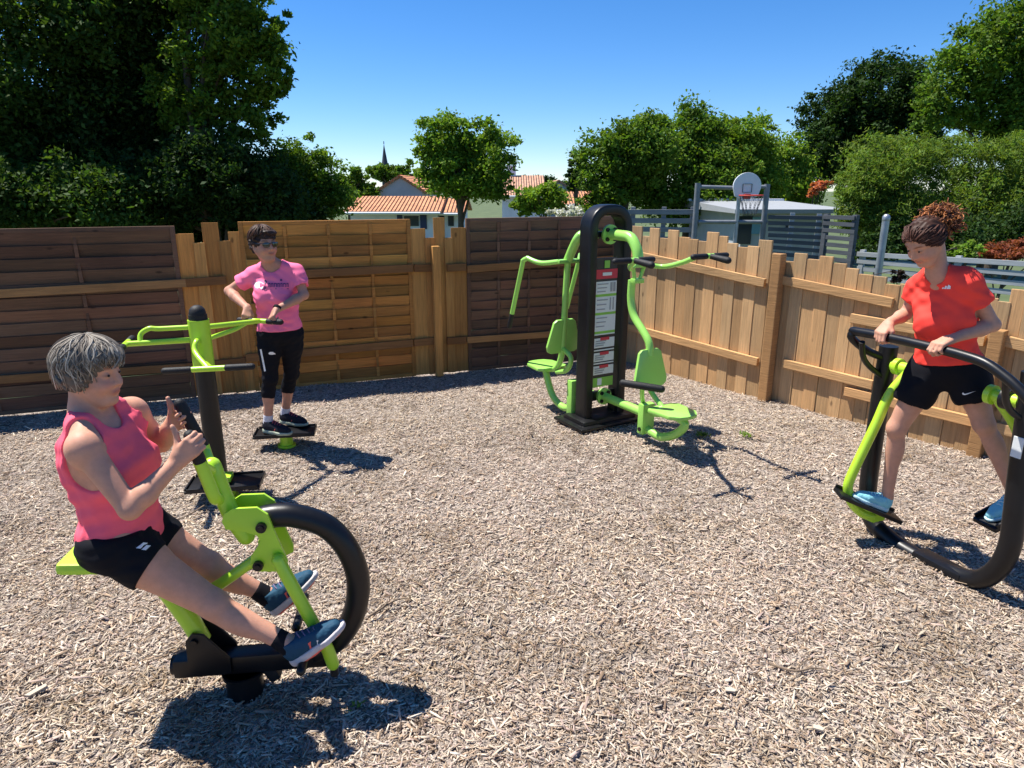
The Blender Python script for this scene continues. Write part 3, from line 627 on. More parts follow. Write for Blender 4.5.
# ------------------------------------------------------------------ press and pull-down machine
A3 = V(math.cos(R(-60)), math.sin(R(-60)), 0); W3 = V(-A3[1], A3[0], 0); P3 = V(.835, 6.18, 0)
def b3(a, w, z): return P3 + A3 * a + W3 * w + ZZ * z
def p3(px, py, w=0.0): return onp(px, py, P3, W3, w)
def p3a(px, py, a=0.0): return onp(px, py, P3, A3, a)
RED = mat('red_print', (.55, .03, .05), .5); PANEL = mat('panel_white', (.66, .68, .66), .45, var=.05, vscale=30); PGREEN = mat('panel_green', (.22, .5, .06), .45); PGREY = mat('panel_print_grey', (.30, .31, .32), .5); PBLK = mat('panel_black', (.02, .02, .02), .4)
def press():
    t = thing('press_machine', 'two seat press and pull down machine round a tall black frame', 'exercise machine', P3)
    hw = .19
    m = MB(); arc = [b3(0, -hw, -.05), b3(0, -hw, 1.0), b3(0, -hw, 1.72)]
    arc += [b3(0, -hw + .15 - .15 * math.cos(q), 1.80 + .15 * math.sin(q)) for q in np.linspace(0, math.pi / 2, 7)]
    arc += [b3(0, hw - .15 + .15 * math.sin(q), 1.80 + .15 * math.cos(q)) for q in np.linspace(0, math.pi / 2, 7)] + [b3(0, hw, 1.72), b3(0, hw, 1.0), b3(0, hw, -.05)]
    sec = [(.045 * math.copysign(abs(math.cos(q)) ** .35, math.cos(q)), .085 * math.copysign(abs(math.sin(q)) ** .3, math.sin(q))) for q in np.linspace(0, 2 * math.pi, 33)[:-1]]; k_ = len(sec); vs = []; fs = []
    for i, q in enumerate(arc):
        T_ = nrm(arc[min(i + 1, len(arc) - 1)] - arc[max(i - 1, 0)]); N_ = np.cross(A3, T_); vs += [q + N_ * x + A3 * y for x, y in sec]
    for i in range(len(arc) - 1): fs += [(i * k_ + j, i * k_ + (j + 1) % k_, (i + 1) * k_ + (j + 1) % k_, (i + 1) * k_ + j) for j in range(k_)]
    m.add(vs, fs); m.build('frame', BLACK, t, sharp=50)
    m = MB(); m.box(b3(0, 0, .035), W3, A3, ZZ, .62, .34, .08, .03); m.box(b3(0, 0, .02), W3, A3, ZZ, .75, .46, .03, .012); m.build('base', BLACK, t)
    # information panel
    pa = .062
    ul, ur = p3a(592.5, 300, pa), p3a(616.5, 300, pa); w0, w1 = (ul - P3) @ W3, (ur - P3) @ W3; w0 = max(w0, -hw + .048); w1 = min(w1, hw - .048)
    zt = p3a(604, 258, pa)[2]; zb = p3a(604, 386, pa)[2]; H_ = zt - zb; wc = (w0 + w1) / 2; ww = w1 - w0
    m = MB(); m.box(b3(pa - .014, wc, (zt + zb) / 2), W3, A3, ZZ, ww, .014, H_, .003); pb = m.build('info_panel', PBLK, t, smooth=False)
    fa = pa - .004
    def strip(name, f0, f1, m_, x0=.0, x1=1.0, d=0):
        q = MB(); q.box(b3(fa + d, w0 + ww * (x0 + x1) / 2, zt - H_ * (f0 + f1) / 2), W3, A3, ZZ, ww * (x1 - x0), .005, H_ * (f1 - f0)); return q
    red = strip('', .085, .155, RED); red.build('header_strip', RED, pb, smooth=False)
    wh = MB(); gr = MB(); gy = MB(); rd = MB()
    def add(M, f0, f1, x0, x1, d): M.box(b3(fa + d, w0 + ww * (x0 + x1) / 2, zt - H_ * (f0 + f1) / 2), W3, A3, ZZ, ww * (x1 - x0), .004, H_ * (f1 - f0))
    for f0, f1 in ((.175, .27), (.29, .41), (.43, .555), (.575, .585), (.61, .685), (.70, .71), (.725, .795), (.805, .815), (.83, .90)): add(wh, f0, f1, .02, .98, .001)
    for f0, f1 in ((.27, .29), (.41, .43), (.54, .575), (.925, 1.0)): add(gr, f0, f1, .02, .98, .0005)
    for f0, f1 in ((.175, .27), (.29, .41), (.43, .54), (.62, .68), (.735, .79), (.84, .895)):
        k = 3
        for i in range(k):
            y = f0 + (f1 - f0) * (i + .7) / (k + .4); add(gy, y - .004, y + .004, .08, .58 - .06 * i, .0045)
    for x in (.68, .82): add(gy, .185, .255, x, x + .1, .0045); add(gy, .3, .395, x, x + .05, .0045)
    for f in (.61, .725, .83): add(rd, f - .006, f + .018, .3, .72, .0052)
    add(wh, .108, .132, .3, .72, .005); add(wh, .93, .985, .22, .42, .005); add(gr, .02, .075, .38, .62, .002)
    wh.build('text_fields', PANEL, pb, smooth=False); gr.build('green_bands', PGREEN, pb, smooth=False); gy.build('printed_lines', PGREY, pb, smooth=False); rd.build('red_marks', RED, pb, smooth=False)
    # flange disks
    def disk(c, r, tagname='flange'):
        m = MB(); m.cyl(c - A3 * .012, c + A3 * .012, r, 28); f = m.build(tagname, GREEN2, t)
        for q in range(4):
            a = R(45 + 90 * q); m = MB(); k = c + (W3 * math.cos(a) + ZZ * math.sin(a)) * r * .68; m.cyl(k + A3 * .008, k + A3 * .026, r * .22, 12); m.build('bolt', BLACK, f)
    dk = p3(606, 234) ; dk2 = p3(601, 395)
    for zz_, hh_ in ((dk[2], .05), (dk2[2], .09)):
        m = MB(); m.box(b3(0, 0, zz_), W3, A3, ZZ, hw * 2, .04, hh_, .005); m.build('cross_bar', BLACK, t)
    c1 = b3(.055, 0, dk[2]); c2 = b3(.055, 0, dk2[2]); disk(c1, .085); disk(c2, .08)
    # ---- right station: pull-down arms
    m = MB(); m.tube([c1, c1 + A3 * .16, p3(631, 238), p3(637, 250), p3(638.5, 262)], .045, 20, curve=4); m.build('pull_arm_elbow', GREEN2, t)
    hd = p3(640, 265); T1 = V(.87, 4.92, 1.635); T2 = V(1.50, 5.24, 1.635); latT = nrm(T2 - T1)
    m = MB(); m.box(hd, latT, A3, ZZ, .16, .09, .035, .008); m.tube([hd - latT * .07 - ZZ * .01, hd + V(0, 0, -.11) - latT * .05], .016, 12); m.tube([hd + latT * .05, hd + V(0, 0, -.13) - latT * .0], .016, 12)
    q = hd + ZZ * -.13 - latT * .02; m.box(q, latT, A3, ZZ, .1, .06, .04, .006); m.build('yoke', GREEN2, t)
    for T_, s in ((T1, -1), (T2, 1)):
        m = MB(); d = nrm((T_ - hd) * V(1, 1, 0))
        m.tube([hd + latT * .05 * s, hd + latT * .17 * s + A3 * .1 - ZZ * .012, hd + (T_ - hd) * .55 + latT * .06 * s - ZZ * .02, T_ - nrm(T_ - hd) * .12 + ZZ * .005, T_], .021, 14, curve=5); ar = m.build('pull_arm', GREEN2, t)
        l2 = nrm(V(.306, .158, 0)); EE = T_ + V(.10, -.125, -.02); m = MB(); m.tube([T_, EE], [.02, .026], 14, round_cap=True); m.build('grip', RUBBER, ar)
        for k in (-1, 1):
            m = MB(); m.tube([T_ + l2 * k * .04, T_ + l2 * k * .165], .022, 14, round_cap=True); m.build('grip', RUBBER, ar)
        m = MB(); m.tube([T_ - l2 * .045, T_ + l2 * .045], .02, 14); m.build('grip_joint', GREEN2, ar)
    # back-rest column
    m = MB(); m.tube([p3(632, 280), p3(631, 300), p3(634, 316), p3(643, 331), p3(649, 343), p3(650, 356)], .033, 18, curve=4); m.build('backrest_column', GREEN2, t)
    def slab(pts, nn, th, name):
        m = MB(); m.prism(pts, nn, th, .008); return m.build(name, GREEN2, t)
    nb_ = nrm(A3 * 1 + ZZ * .12)
    br = p3(650, 368); wv = W3; uv = np.cross(wv, nb_); uv = uv if uv[2] > 0 else -uv
    def poly(c, pts): return [c + wv * a + uv * b for a, b in pts]
    shape = [(-.075, .155), (.075, .155), (.105, .13), (.155, -.09), (.145, -.135), (.11, -.155), (-.11, -.155), (-.145, -.135), (-.155, -.09), (-.105, .13)]
    shapeR = [(a * 1.12, b * 1.05) for a, b in shape]
    slab(poly(br, shapeR), nb_, .03, 'backrest')
    st = p3(674, 412)
    def seat(c, fw, nm='seat'):
        lt = np.cross(fw, ZZ); pts = [c + lt * a + fw * b for a, b in [(-.17, -.13), (-.12, -.17), (.12, -.17), (.17, -.13), (.15, .1), (.09, .17), (.03, .185), (-.03, .185), (-.09, .17), (-.15, .1)]]
        m = MB(); m.prism(pts, ZZ + fw * .0, .032, .01); m.build(nm, GREEN2, t)
    seat(st, A3)
    pl = p3(646, 418)
    m = MB(); m.tube([c2, c2 + A3 * .2, pl + ZZ * .04], .04, 18); m.build('lower_arm', GREEN2, t)
    m = MB(); m.box(pl, A3, W3, ZZ, .07, .13, .27, .008); m.build('link_plate', GREEN2, t)
    q = MB()
    for z in (-.09, ): q.cyl(pl + W3 * -.075 + ZZ * z, pl + W3 * -.06 + ZZ * z, .018, 12)
    q.build('bolt', BLACK, t)
    m = MB(); m.tube([pl - ZZ * .09, pl + A3 * .10 - ZZ * .105, p3(662, 437), p3(676, 434), p3(685, 424), st - ZZ * .02], .036, 18, curve=4); m.build('seat_tube', GREEN2, t)
    rc = p3a(642, 386, (br - P3) @ A3 + .10)
    m = MB(); m.tube([rc, p3(643, 402), p3(650, 412), p3(660, 415), st - A3 * .1 - ZZ * .015], .02, 14, curve=4); m.tube([br - A3 * .02 - ZZ * .1, br - ZZ * .2 + A3 * .03, st - A3 * .12 - ZZ * .01], .022, 14, curve=3); m.build('leg_roll_arm', GREEN2, t)
    rc = p3a(642, 386, (br - P3) @ A3 + .10); rd_ = nrm(V(.93, -.36, -.06)); m = MB(); m.tube([rc - rd_ * .16, rc + rd_ * .16], .031, 16, round_cap=True); m.build('leg_roll', RUBBER, t)
    # ---- left station: chest press
    def pl_(px, py, w=-.2): return p3(px, py, w)
    q0 = b3(-.055, -.05, dk[2]); q1 = pl_(568, 260)
    m = MB(); m.tube([q0, q0 - A3 * .08 - W3 * .05, pl_(580, 236), pl_(574, 246), q1], .042, 18, curve=4); m.build('press_arm_elbow', GREEN2, t)
    m = MB(); m.box(q1 - ZZ * .01, W3, A3, ZZ, .24, .08, .035, .008); m.build('yoke', GREEN2, t)
    E0 = p3(524, 257, -.42); E1 = p3(512, 314, -.44); dE = E1 - E0
    for s_ in (-1, 1):
        B = q1 + W3 * .1 * s_ - ZZ * .01; e0 = E0 if s_ < 0 else E0 + W3 * .66 + ZZ * .0; e1 = e0 + dE; M_ = (B + e0) / 2 - ZZ * .035
        m = MB(); m.tube([B, M_, e0 + (M_ - e0) * .25 + ZZ * .0, e0 + nrm(M_ - e0) * .05, e0 + dE * .06, e0 + dE * .15, e1], .023, 14, curve=5); ar = m.build('press_arm', GREEN2, t)
        m = MB(); m.tube([e1, e1 + nrm(dE) * .14], .024, 14, round_cap=True); m.build('grip', RUBBER, ar)
    m = MB(); m.tube([q1, pl_(566, 290), pl_(563, 340), pl_(561, 358), pl_(556, 368), pl_(548, 369)], .03, 16, curve=4); m.build('backrest_column', GREEN2, t)
    bl_ = pl_(560.5, 335) + A3 * .05; nb2 = nrm(-A3 + ZZ * .1); uv2 = np.cross(W3, nb2); uv2 = uv2 if uv2[2] > 0 else -uv2
    m = MB(); m.prism([bl_ + W3 * a * 1.18 + uv2 * b * 1.06 for a, b in shape], nb2, .03, .008); m.build('backrest', GREEN2, t)
    sl2 = pl_(545, 365); seat(sl2, -A3)
    p_l = pl_(573, 408); q2 = b3(-.055, -.03, dk2[2]); m = MB(); m.tube([q2, p_l + ZZ * .10], .04, 16); m.build('lower_arm', GREEN2, t)
    zt_ = pl_(572, 379)[2]; m = MB(); m.box(V(p_l[0], p_l[1], (zt_ + .04) / 2), A3, W3, ZZ, .08, .10, zt_ - .04, .008); m.build('link_plate', GREEN2, t)
    m = MB(); m.tube([p_l - ZZ * .0, pl_(563, 407), pl_(554, 398), pl_(549, 385), sl2 - ZZ * .02], .034, 16, curve=4); m.tube([bl_ + uv2 * -.12, pl_(571, 358), pl_(567, 370), pl_(557, 372)], .024, 14, curve=4); m.build('seat_tube', GREEN2, t)
press()

# ------------------------------------------------------------------ air walker
P4 = V(2.285, 4.05, 0); D4 = nrm(V(.33, -.80, 0)); N4 = V(-D4[1], D4[0], 0)       # N4 points away from camera (+x)
if N4[0] < 0: N4 = -N4
def p4(px, py, o=0.0): return onp(px, py, P4, N4, o)
def walker():
    t = thing('air_walker', 'lime green air walker hung in a black U shaped hoop', 'exercise machine', p4(940, 572) * V(1, 1, 0))
    m = MB(); pts = [p4(889, 346), p4(880, 400), p4(870, 470), p4(868, 495), p4(872, 520), p4(892, 541), p4(915, 556), p4(940, 569), p4(965, 578), p4(984, 578), p4(1000, 566), p4(1010, 545), p4(1014, 520), p4(1020, 470), p4(1030, 400), p4(1034, 372)]
    m.tube(pts, .053, 22, curve=6); m.build('frame_hoop', BLACK, t)
    m = MB(); q = p4(940, 569); m.cyl(V(q[0], q[1], -.1), V(q[0], q[1], q[2]), .075, 24); m.box(q - ZZ * .0 + D4 * .0, D4, N4, ZZ, .3, .118, .112, .02); m.build('ground_post', BLACK, t)
    # hand rail, forward of the hoop
    fo = -.24
    R0 = p4(853, 330, fo)
    m = MB(); rail = [p4(x, y, fo) for x, y in [(853, 331), (876, 335), (905, 341), (935, 348), (962, 355), (985, 363), (1004, 376), (1020, 390), (1036, 408)]]
    m.tube(rail, .026, 16, curve=4, round_cap=True); hr = m.build('hand_rail', BLACK, t)
    m = MB(); m.tube([rail[0] - ZZ * .005, p4(852, 338, fo), p4(866, 350, fo * .6), p4(884, 358, -.02)], .024, 14, curve=4, round_cap=True); m.build('rail_bracket', BLACK, t)
    m = MB(); m.tube([p4(862, 342, fo), p4(863, 356, fo * .8), p4(869, 366, fo * .5), p4(884, 378, -.02)], .017, 12, curve=4); m.build('rail_bracket', BLACK, t)
    m = MB(); m.tube([p4(1006, 377, fo), p4(1006, 400, fo * .7), p4(1012, 412, fo * .4), p4(1024, 420, -.02)], .017, 12, curve=4); m.build('rail_bracket', BLACK, t)
    # swinging arms
    h1 = p4(896, 366); hb1 = h1 + D4 * .10
    m = MB(); m.cyl(h1 - D4 * .02, h1 + D4 * .14, .034, 18); m.cyl(h1 + D4 * .0 - N4 * .0, h1 + D4 * .03, .05, 22); m.build('pivot_hub', GREEN, t)
    ya = hb1[1]
    F1 = at(868, 503, 3.86)
    m = MB(); arm = [hb1, at(890, 394, ya), at(877, 422, ya), at(863, 451, ya), at(850, 479, ya), at(848, 490, ya), at(852, 503, ya), at(862, 513, ya), at(873, 516, ya)]
    m.tube(arm, [.029] * 9, 18, curve=4); m.prism([at(847, 493, ya), at(884, 510, ya), at(884, 519, ya), at(872, 522, ya), at(858, 516, ya), at(850, 506, ya)], V(0, 1, 0), .03, .006); a1 = m.build('swing_arm', GREEN, t)
    fy = 3.86; c = (at(836, 492, fy) + at(899, 519, fy)) / 2; X = nrm(at(899, 519, fy) - at(836, 492, fy)); L = np.linalg.norm(at(899, 519, fy) - at(836, 492, fy))
    Yv = nrm(V(-N4[1], N4[0], 0)); Yv = V(.1, .99, 0); Zv = np.cross(X, Yv); Zv = Zv if Zv[2] > 0 else -Zv
    m = MB(); m.box(c, X, Yv, Zv, L * .95, .14, .026, .006); m.box(c + Yv * .07 + Zv * .02, X, Yv, Zv, L - .03, .012, .025, .003); m.build('foot_plate', BLACK, t)
    # second arm swung back, mostly behind the near upright
    h2 = p4(1016, 401); m = MB(); m.cyl(h2 - D4 * .14, h2 + D4 * .02, .034, 18); m.cyl(h2 - D4 * .14, h2 - D4 * .11, .052, 22); m.build('pivot_hub', GREEN, t)
    m = MB(); m.cyl(h2 - D4 * .06, h2 - D4 * .02, .056, 22); m.build('pivot_collar', BLACK, t)
    f2 = at(1006, 512, 3.5); s2 = h2 - D4 * .10
    m = MB(); m.tube([s2, at(1017, 428, 3.42), at(1028, 465, 3.46), at(1030, 495, 3.5), f2 + N4 * .10 - ZZ * .03], .030, 16, curve=4); m.build('swing_arm', GREEN, t)
    X2 = nrm(V(.93, .2, .42)); Y2 = nrm(V(-.2, .97, 0)); Z2 = np.cross(X2, Y2)
    m = MB(); m.box(f2 - Z2 * .01, X2, Y2, Z2, .3, .15, .028, .006)
    m.box(f2 + Y2 * .07 + Z2 * .012, X2, Y2, Z2, .27, .012, .025, .003); m.box(f2 - Y2 * .07 + Z2 * .012, X2, Y2, Z2, .27, .012, .025, .003); m.build('foot_plate', BLACK, t)
    m = MB(); q = p4(1024, 446); m.box(q - N4 * .052, D4, N4, ZZ, .05, .008, .11, .002); m.build('notice_plate', PANEL, t, smooth=False)
walker()
#SECTION4
# ------------------------------------------------------------------ trees and shrubs
BARK = mat('bark', (.10, .078, .058), .9, .2, var=.4, vscale=10, bump=.6, bscale=18)
def leaves(r, blobs, n, size, jit=.25, clump=.30, dens=None, asp=1.9, droop=0.0, hue=.12, cl_n=75):
    vol = np.array([b[3] * b[4] * b[5] for b in blobs]) ** .8; cnt = (n * vol / vol.sum()).astype(int)
    V_, C_ = [], []
    for b, k in zip(blobs, cnt):
        c = np.array(b[:3]); rad = np.array(b[3:6]); nc = max(8, k // cl_n)
        d = r.normal(size=(nc, 3)); d /= np.linalg.norm(d, axis=1)[:, None]; d[:, 2] = np.where(d[:, 2] < -.8, d[:, 2] * .8, d[:, 2])
        lump = 1 + .25 * np.sin(d[:, 0] * 5 + b[0] * 3) * np.sin(d[:, 1] * 4 + b[1]) + r.normal(0, .13, nc); lump = np.clip(lump, .6, 1.24)
        rr = (.35 + .65 * r.uniform(0, 1, nc) ** .45) * lump
        cc = c + d * rad * rr[:, None]; ct = 1 + r.normal(0, jit * .6, nc); sg = clump * rad.mean() * r.uniform(.35, 1.1, nc)
        w = r.integers(0, nc, k); p = cc[w] + r.normal(size=(k, 3)) * (sg[w] * .62)[:, None] * np.array([1, 1, .75])
        V_.append(p); C_.append(np.clip(ct[w] + r.normal(0, jit * .5, k), .35, 1.9))
    p = np.vstack(V_); tone = np.concatenate(C_); k = len(p)
    nn = r.normal(size=(k, 3)) * .75 + np.array([0, 0, .65]); nn /= np.linalg.norm(nn, axis=1)[:, None]
    a = r.normal(size=(k, 3)); a[:, 2] -= droop; a -= nn * (a * nn).sum(1)[:, None]; a /= np.linalg.norm(a, axis=1)[:, None] + 1e-9; bb = np.cross(nn, a)
    L = size * r.uniform(.6, 1.35, k)[:, None]; Wd = L / asp
    q = np.stack([p - a * L * .5, p + bb * Wd * .5 - a * L * .05 + nn * L * .07, p + a * L * .5, p - bb * Wd * .5 - a * L * .05 + nn * L * .07], 1).reshape(-1, 3)
    f = np.arange(k * 4).reshape(-1, 4); h = r.normal(0, hue, k)
    col = np.c_[tone * (1 + h), tone, tone * (1 - h * .5)].clip(.1, 3)
    return q, f, col
LEAFM = {}
def lm(key, col, tr=.35):
    if key not in LEAFM: LEAFM[key] = leaf_mat(key + '_leaves', col, tr)
    return LEAFM[key]
def pb(px, py, y, rx, ry, ry3=None):
    """a crown lobe seen round pixel (px,py) standing y metres away, as a true-size ellipsoid"""
    c = at(px, py + ry * .06, y); k = mpp(c); a, b = rx * k * .94, ry * k * .9; return (c[0], c[1], c[2], a, ry3 if ry3 else a * .9, b)
def tree(name, label, cat, blobs, n, size, leafm, trunk=None, group=None, seed=1, tr=.16, limbs=5, **kw):
    r = np.random.default_rng(seed); cx, cy = float(trunk[0]), float(trunk[1])
    z0 = tz(cx, cy); t = thing(name, label, cat, (cx, cy, z0), group)
    q, f, col = leaves(r, blobs, int(n * 2.1), size * .66, **kw)
    mesh_obj('crown' if name != 'shrub' else 'foliage', q, f, leafm, t, False, fcol=col)
    zt = np.mean([b[2] for b in blobs]); m = MB(); zc = max(b[2] for b in blobs)
    m.tube([V(cx, cy, z0 - .2), V(cx + r.normal(0, .05), cy, z0 + (zt - z0) * .4), V(cx + r.normal(0, .12), cy + r.normal(0, .1), zt), V(cx + r.normal(0, .3), cy, zt + (zc - zt) * .7)], [tr * 1.15, tr * .85, tr * .55, tr * .2], 10, curve=4)
    for i in range(limbs):
        b = blobs[i % len(blobs)]; s = V(cx, cy, z0 + (zt - z0) * r.uniform(.35, .85)); e = V(b[0], b[1], b[2]) + r.normal(size=3) * np.array(b[3:6]) * .45
        m.tube([s, s + (e - s) * .5 + V(0, 0, .25 * abs(e[2] - s[2])), e], [tr * .42, tr * .26, tr * .08], 7, curve=3)
    m.build('trunk', BARK, t)
    return t
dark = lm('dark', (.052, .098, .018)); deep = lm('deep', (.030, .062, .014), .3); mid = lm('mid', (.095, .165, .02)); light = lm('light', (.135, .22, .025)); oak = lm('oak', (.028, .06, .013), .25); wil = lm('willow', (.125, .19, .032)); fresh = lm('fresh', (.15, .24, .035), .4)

# big trees behind the dark panels on the left
tree('tree', 'tall dark tree filling the upper left corner behind the fence', 'tree', [pb(20, 60, 12.5, 85, 90), pb(-60, 120, 12.5, 90, 90), pb(70, 10, 12.5, 70, 60), pb(20, 150, 12.8, 70, 60)], 30000, .15, dark, at(40, 190, 12.6), seed=2, tr=.2)
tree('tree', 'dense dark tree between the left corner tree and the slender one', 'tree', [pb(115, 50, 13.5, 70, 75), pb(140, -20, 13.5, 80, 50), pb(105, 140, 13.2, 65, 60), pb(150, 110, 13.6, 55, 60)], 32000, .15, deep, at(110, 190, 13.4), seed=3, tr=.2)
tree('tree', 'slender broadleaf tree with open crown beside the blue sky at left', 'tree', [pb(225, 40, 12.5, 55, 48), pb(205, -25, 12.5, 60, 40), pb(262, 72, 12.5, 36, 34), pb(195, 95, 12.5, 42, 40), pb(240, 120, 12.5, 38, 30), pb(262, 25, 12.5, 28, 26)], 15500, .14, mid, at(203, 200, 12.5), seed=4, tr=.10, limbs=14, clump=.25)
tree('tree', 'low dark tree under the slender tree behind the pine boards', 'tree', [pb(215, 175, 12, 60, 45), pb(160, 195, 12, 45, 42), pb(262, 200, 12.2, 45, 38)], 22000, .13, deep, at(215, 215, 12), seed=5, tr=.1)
tree('tree', 'low dark bushy tree above the far left fence panel', 'tree', [pb(20, 200, 11, 60, 36), pb(90, 196, 11.2, 60, 40), pb(-60, 195, 11, 60, 44)], 20000, .13, dark, at(30, 215, 11), seed=6, tr=.1)
tree('tree', 'bright green bushy tree above the orange panel at the sky gap', 'tree', [pb(305, 170, 14, 34, 34), pb(322, 195, 14, 32, 26), pb(280, 185, 14, 30, 30)], 11000, .12, mid, at(308, 215, 14), seed=7, tr=.08)
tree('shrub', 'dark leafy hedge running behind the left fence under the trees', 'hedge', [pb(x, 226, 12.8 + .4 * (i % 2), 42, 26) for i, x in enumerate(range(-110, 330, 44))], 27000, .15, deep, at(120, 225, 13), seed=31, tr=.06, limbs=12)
# middle distance
tree('tree', 'round bright green tree standing alone between the houses', 'tree', [pb(445, 140, 27, 30, 27), pb(485, 150, 27, 32, 30), pb(465, 175, 27, 40, 28), pb(430, 165, 27, 20, 22), pb(492, 185, 27, 22, 18)], 13000, .24, light, at(462, 215, 27), seed=8, tr=.14, limbs=8, clump=.3)
tree('shrub', 'low green shrub before the salmon roofed houses', 'shrub', [pb(545, 198, 24, 28, 15), pb(525, 207, 24, 14, 10)], 3500, .2, light, at(545, 215, 24), seed=9, tr=.06)
WHITEF = lm('blossom', (.6, .6, .58), .2)
tree('shrub', 'shrub covered in white blossom beside the black machine frame', 'shrub', [pb(572, 212, 22, 16, 6), pb(555, 214, 22, 10, 5)], 1400, .14, WHITEF, at(570, 217, 22), seed=10, tr=.05, hue=.02)
tree('tree', 'rounded green tree farthest left in the row behind the court', 'tree', [pb(612, 165, 26, 34, 40), pb(640, 150, 26, 38, 42), pb(608, 195, 26, 30, 22)], 15000, .24, mid, at(625, 215, 26), seed=11, tr=.16)
tree('tree', 'highest green tree in the row behind the basketball hoop', 'tree', [pb(688, 134, 28, 36, 34), pb(660, 170, 27, 36, 40), pb(705, 175, 27.5, 40, 40), pb(690, 205, 27, 50, 20)], 18000, .24, mid, at(685, 215, 28), seed=12, tr=.18)
tree('tree', 'pale leaved tree directly behind the white backboard', 'tree', [pb(742, 148, 29, 34, 34), pb(745, 180, 29, 40, 28), pb(720, 150, 29, 24, 30)], 13000, .24, light, at(738, 215, 29), seed=13, tr=.15)
tree('tree', 'small light green tree at the right end of the court row', 'tree', [pb(783, 165, 32, 26, 30), pb(795, 188, 32, 30, 22)], 7000, .24, fresh, at(785, 215, 32), seed=14, tr=.12)
tree('tree', 'dark conifer peeping out left of the green tree row', 'tree', [pb(577, 165, 38, 9, 16), pb(572, 182, 38, 7, 12)], 2500, .26, deep, at(577, 205, 38), seed=15, tr=.1)
tree('tree', 'dark rounded oak rising against the sky at right', 'tree', [pb(886, 92, 34, 46, 42), pb(835, 115, 34, 36, 34), pb(850, 150, 34, 50, 36), pb(900, 130, 34, 42, 40), pb(822, 155, 33, 26, 30)], 30000, .28, oak, at(865, 215, 34), seed=16, tr=.3, clump=.24)
tree('tree', 'tall light green tree in the upper right corner', 'tree', [pb(985, 60, 27, 46, 46), pb(1030, 30, 27, 50, 40), pb(945, 105, 27, 32, 30), pb(1010, 115, 27, 50, 36), pb(1060, 90, 27, 60, 60)], 26000, .25, mid, at(1000, 215, 27), seed=17, tr=.25, clump=.28)
tree('shrub', 'huge feathery willow bush left of the woman in the red shirt', 'shrub', [pb(878, 175, 16.5, 40, 38), pb(905, 158, 17, 36, 26), pb(862, 205, 16.3, 26, 32), pb(900, 215, 16.2, 40, 36)], 22000, .16, wil, at(880, 245, 16.5), seed=18, tr=.1, asp=4, droop=.8)
tree('shrub', 'huge feathery willow bush behind and right of the red shirt', 'shrub', [pb(965, 160, 17, 40, 28), pb(1010, 165, 17, 45, 32), pb(960, 210, 16.6, 50, 40), pb(1025, 210, 16.6, 50, 44), pb(1070, 180, 17, 50, 50)], 27000, .16, wil, at(985, 245, 17), seed=19, tr=.1, asp=4, droop=.8)
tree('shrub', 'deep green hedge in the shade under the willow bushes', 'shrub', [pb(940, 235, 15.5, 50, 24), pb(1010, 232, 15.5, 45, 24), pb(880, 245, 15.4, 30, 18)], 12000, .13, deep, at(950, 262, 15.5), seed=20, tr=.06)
REDL = lm('red_shrub', (.22, .065, .035), .3); ORL = lm('copper_shrub', (.55, .20, .12), .35)
tree('shrub', 'red leaved shrub behind the grey rails at the right edge', 'shrub', [pb(1003, 252, 13, 20, 9), pb(1030, 250, 13, 20, 10)], 3500, .09, REDL, at(1005, 266, 13), seed=21, tr=.04)
tree('shrub', 'small yellow green shrub beside the red leaved shrub', 'shrub', [pb(968, 250, 13, 14, 8), pb(955, 256, 13, 10, 6)], 2000, .09, fresh, at(965, 266, 13), seed=22, tr=.03)
tree('shrub', 'little copper orange shrub above the grey building roof', 'shrub', [pb(818, 187, 30, 9, 5), pb(826, 184, 30, 8, 4), pb(812, 193, 30, 6, 4)], 900, .2, ORL, at(817, 205, 30), seed=23, tr=.04)
tree('shrub', 'small dark brown stand-in shrub for an unidentified thing behind the board fence', 'shrub', [pb(897, 276, 7.2, 7, 10)], 500, .05, lm('brown', (.05, .03, .022), .1), at(897, 290, 7.2), seed=24, tr=.012)  # made-up foliage standing in for a small dark thing of unknown kind
# hedges far away behind the houses
tree('tree', 'distant green tree behind the low tiled house at left', 'tree', [pb(352, 180, 46, 16, 14), pb(340, 195, 46, 18, 14), pb(364, 190, 46, 14, 12)], 5000, .34, mid, at(350, 210, 46), seed=25, tr=.2)
tree('tree', 'distant rounded tree below the church spire', 'tree', [pb(396, 174, 75, 14, 10), pb(378, 172, 75, 12, 10), pb(414, 176, 75, 12, 10)], 4000, .5, mid, at(395, 205, 75), seed=26, tr=.3)
tree('tree', 'distant dark tree between the round tree and the salmon roofs', 'tree', [pb(520, 182, 80, 10, 8), pb(543, 183, 85, 14, 6)], 2500, .5, oak, at(522, 205, 80), seed=27, tr=.3)
tree('tree', 'faint tree line behind the salmon roofed houses', 'tree', [pb(560, 188, 110, 24, 6), pb(590, 186, 110, 20, 8)], 2500, .7, oak, at(565, 205, 110), seed=28, tr=.3)

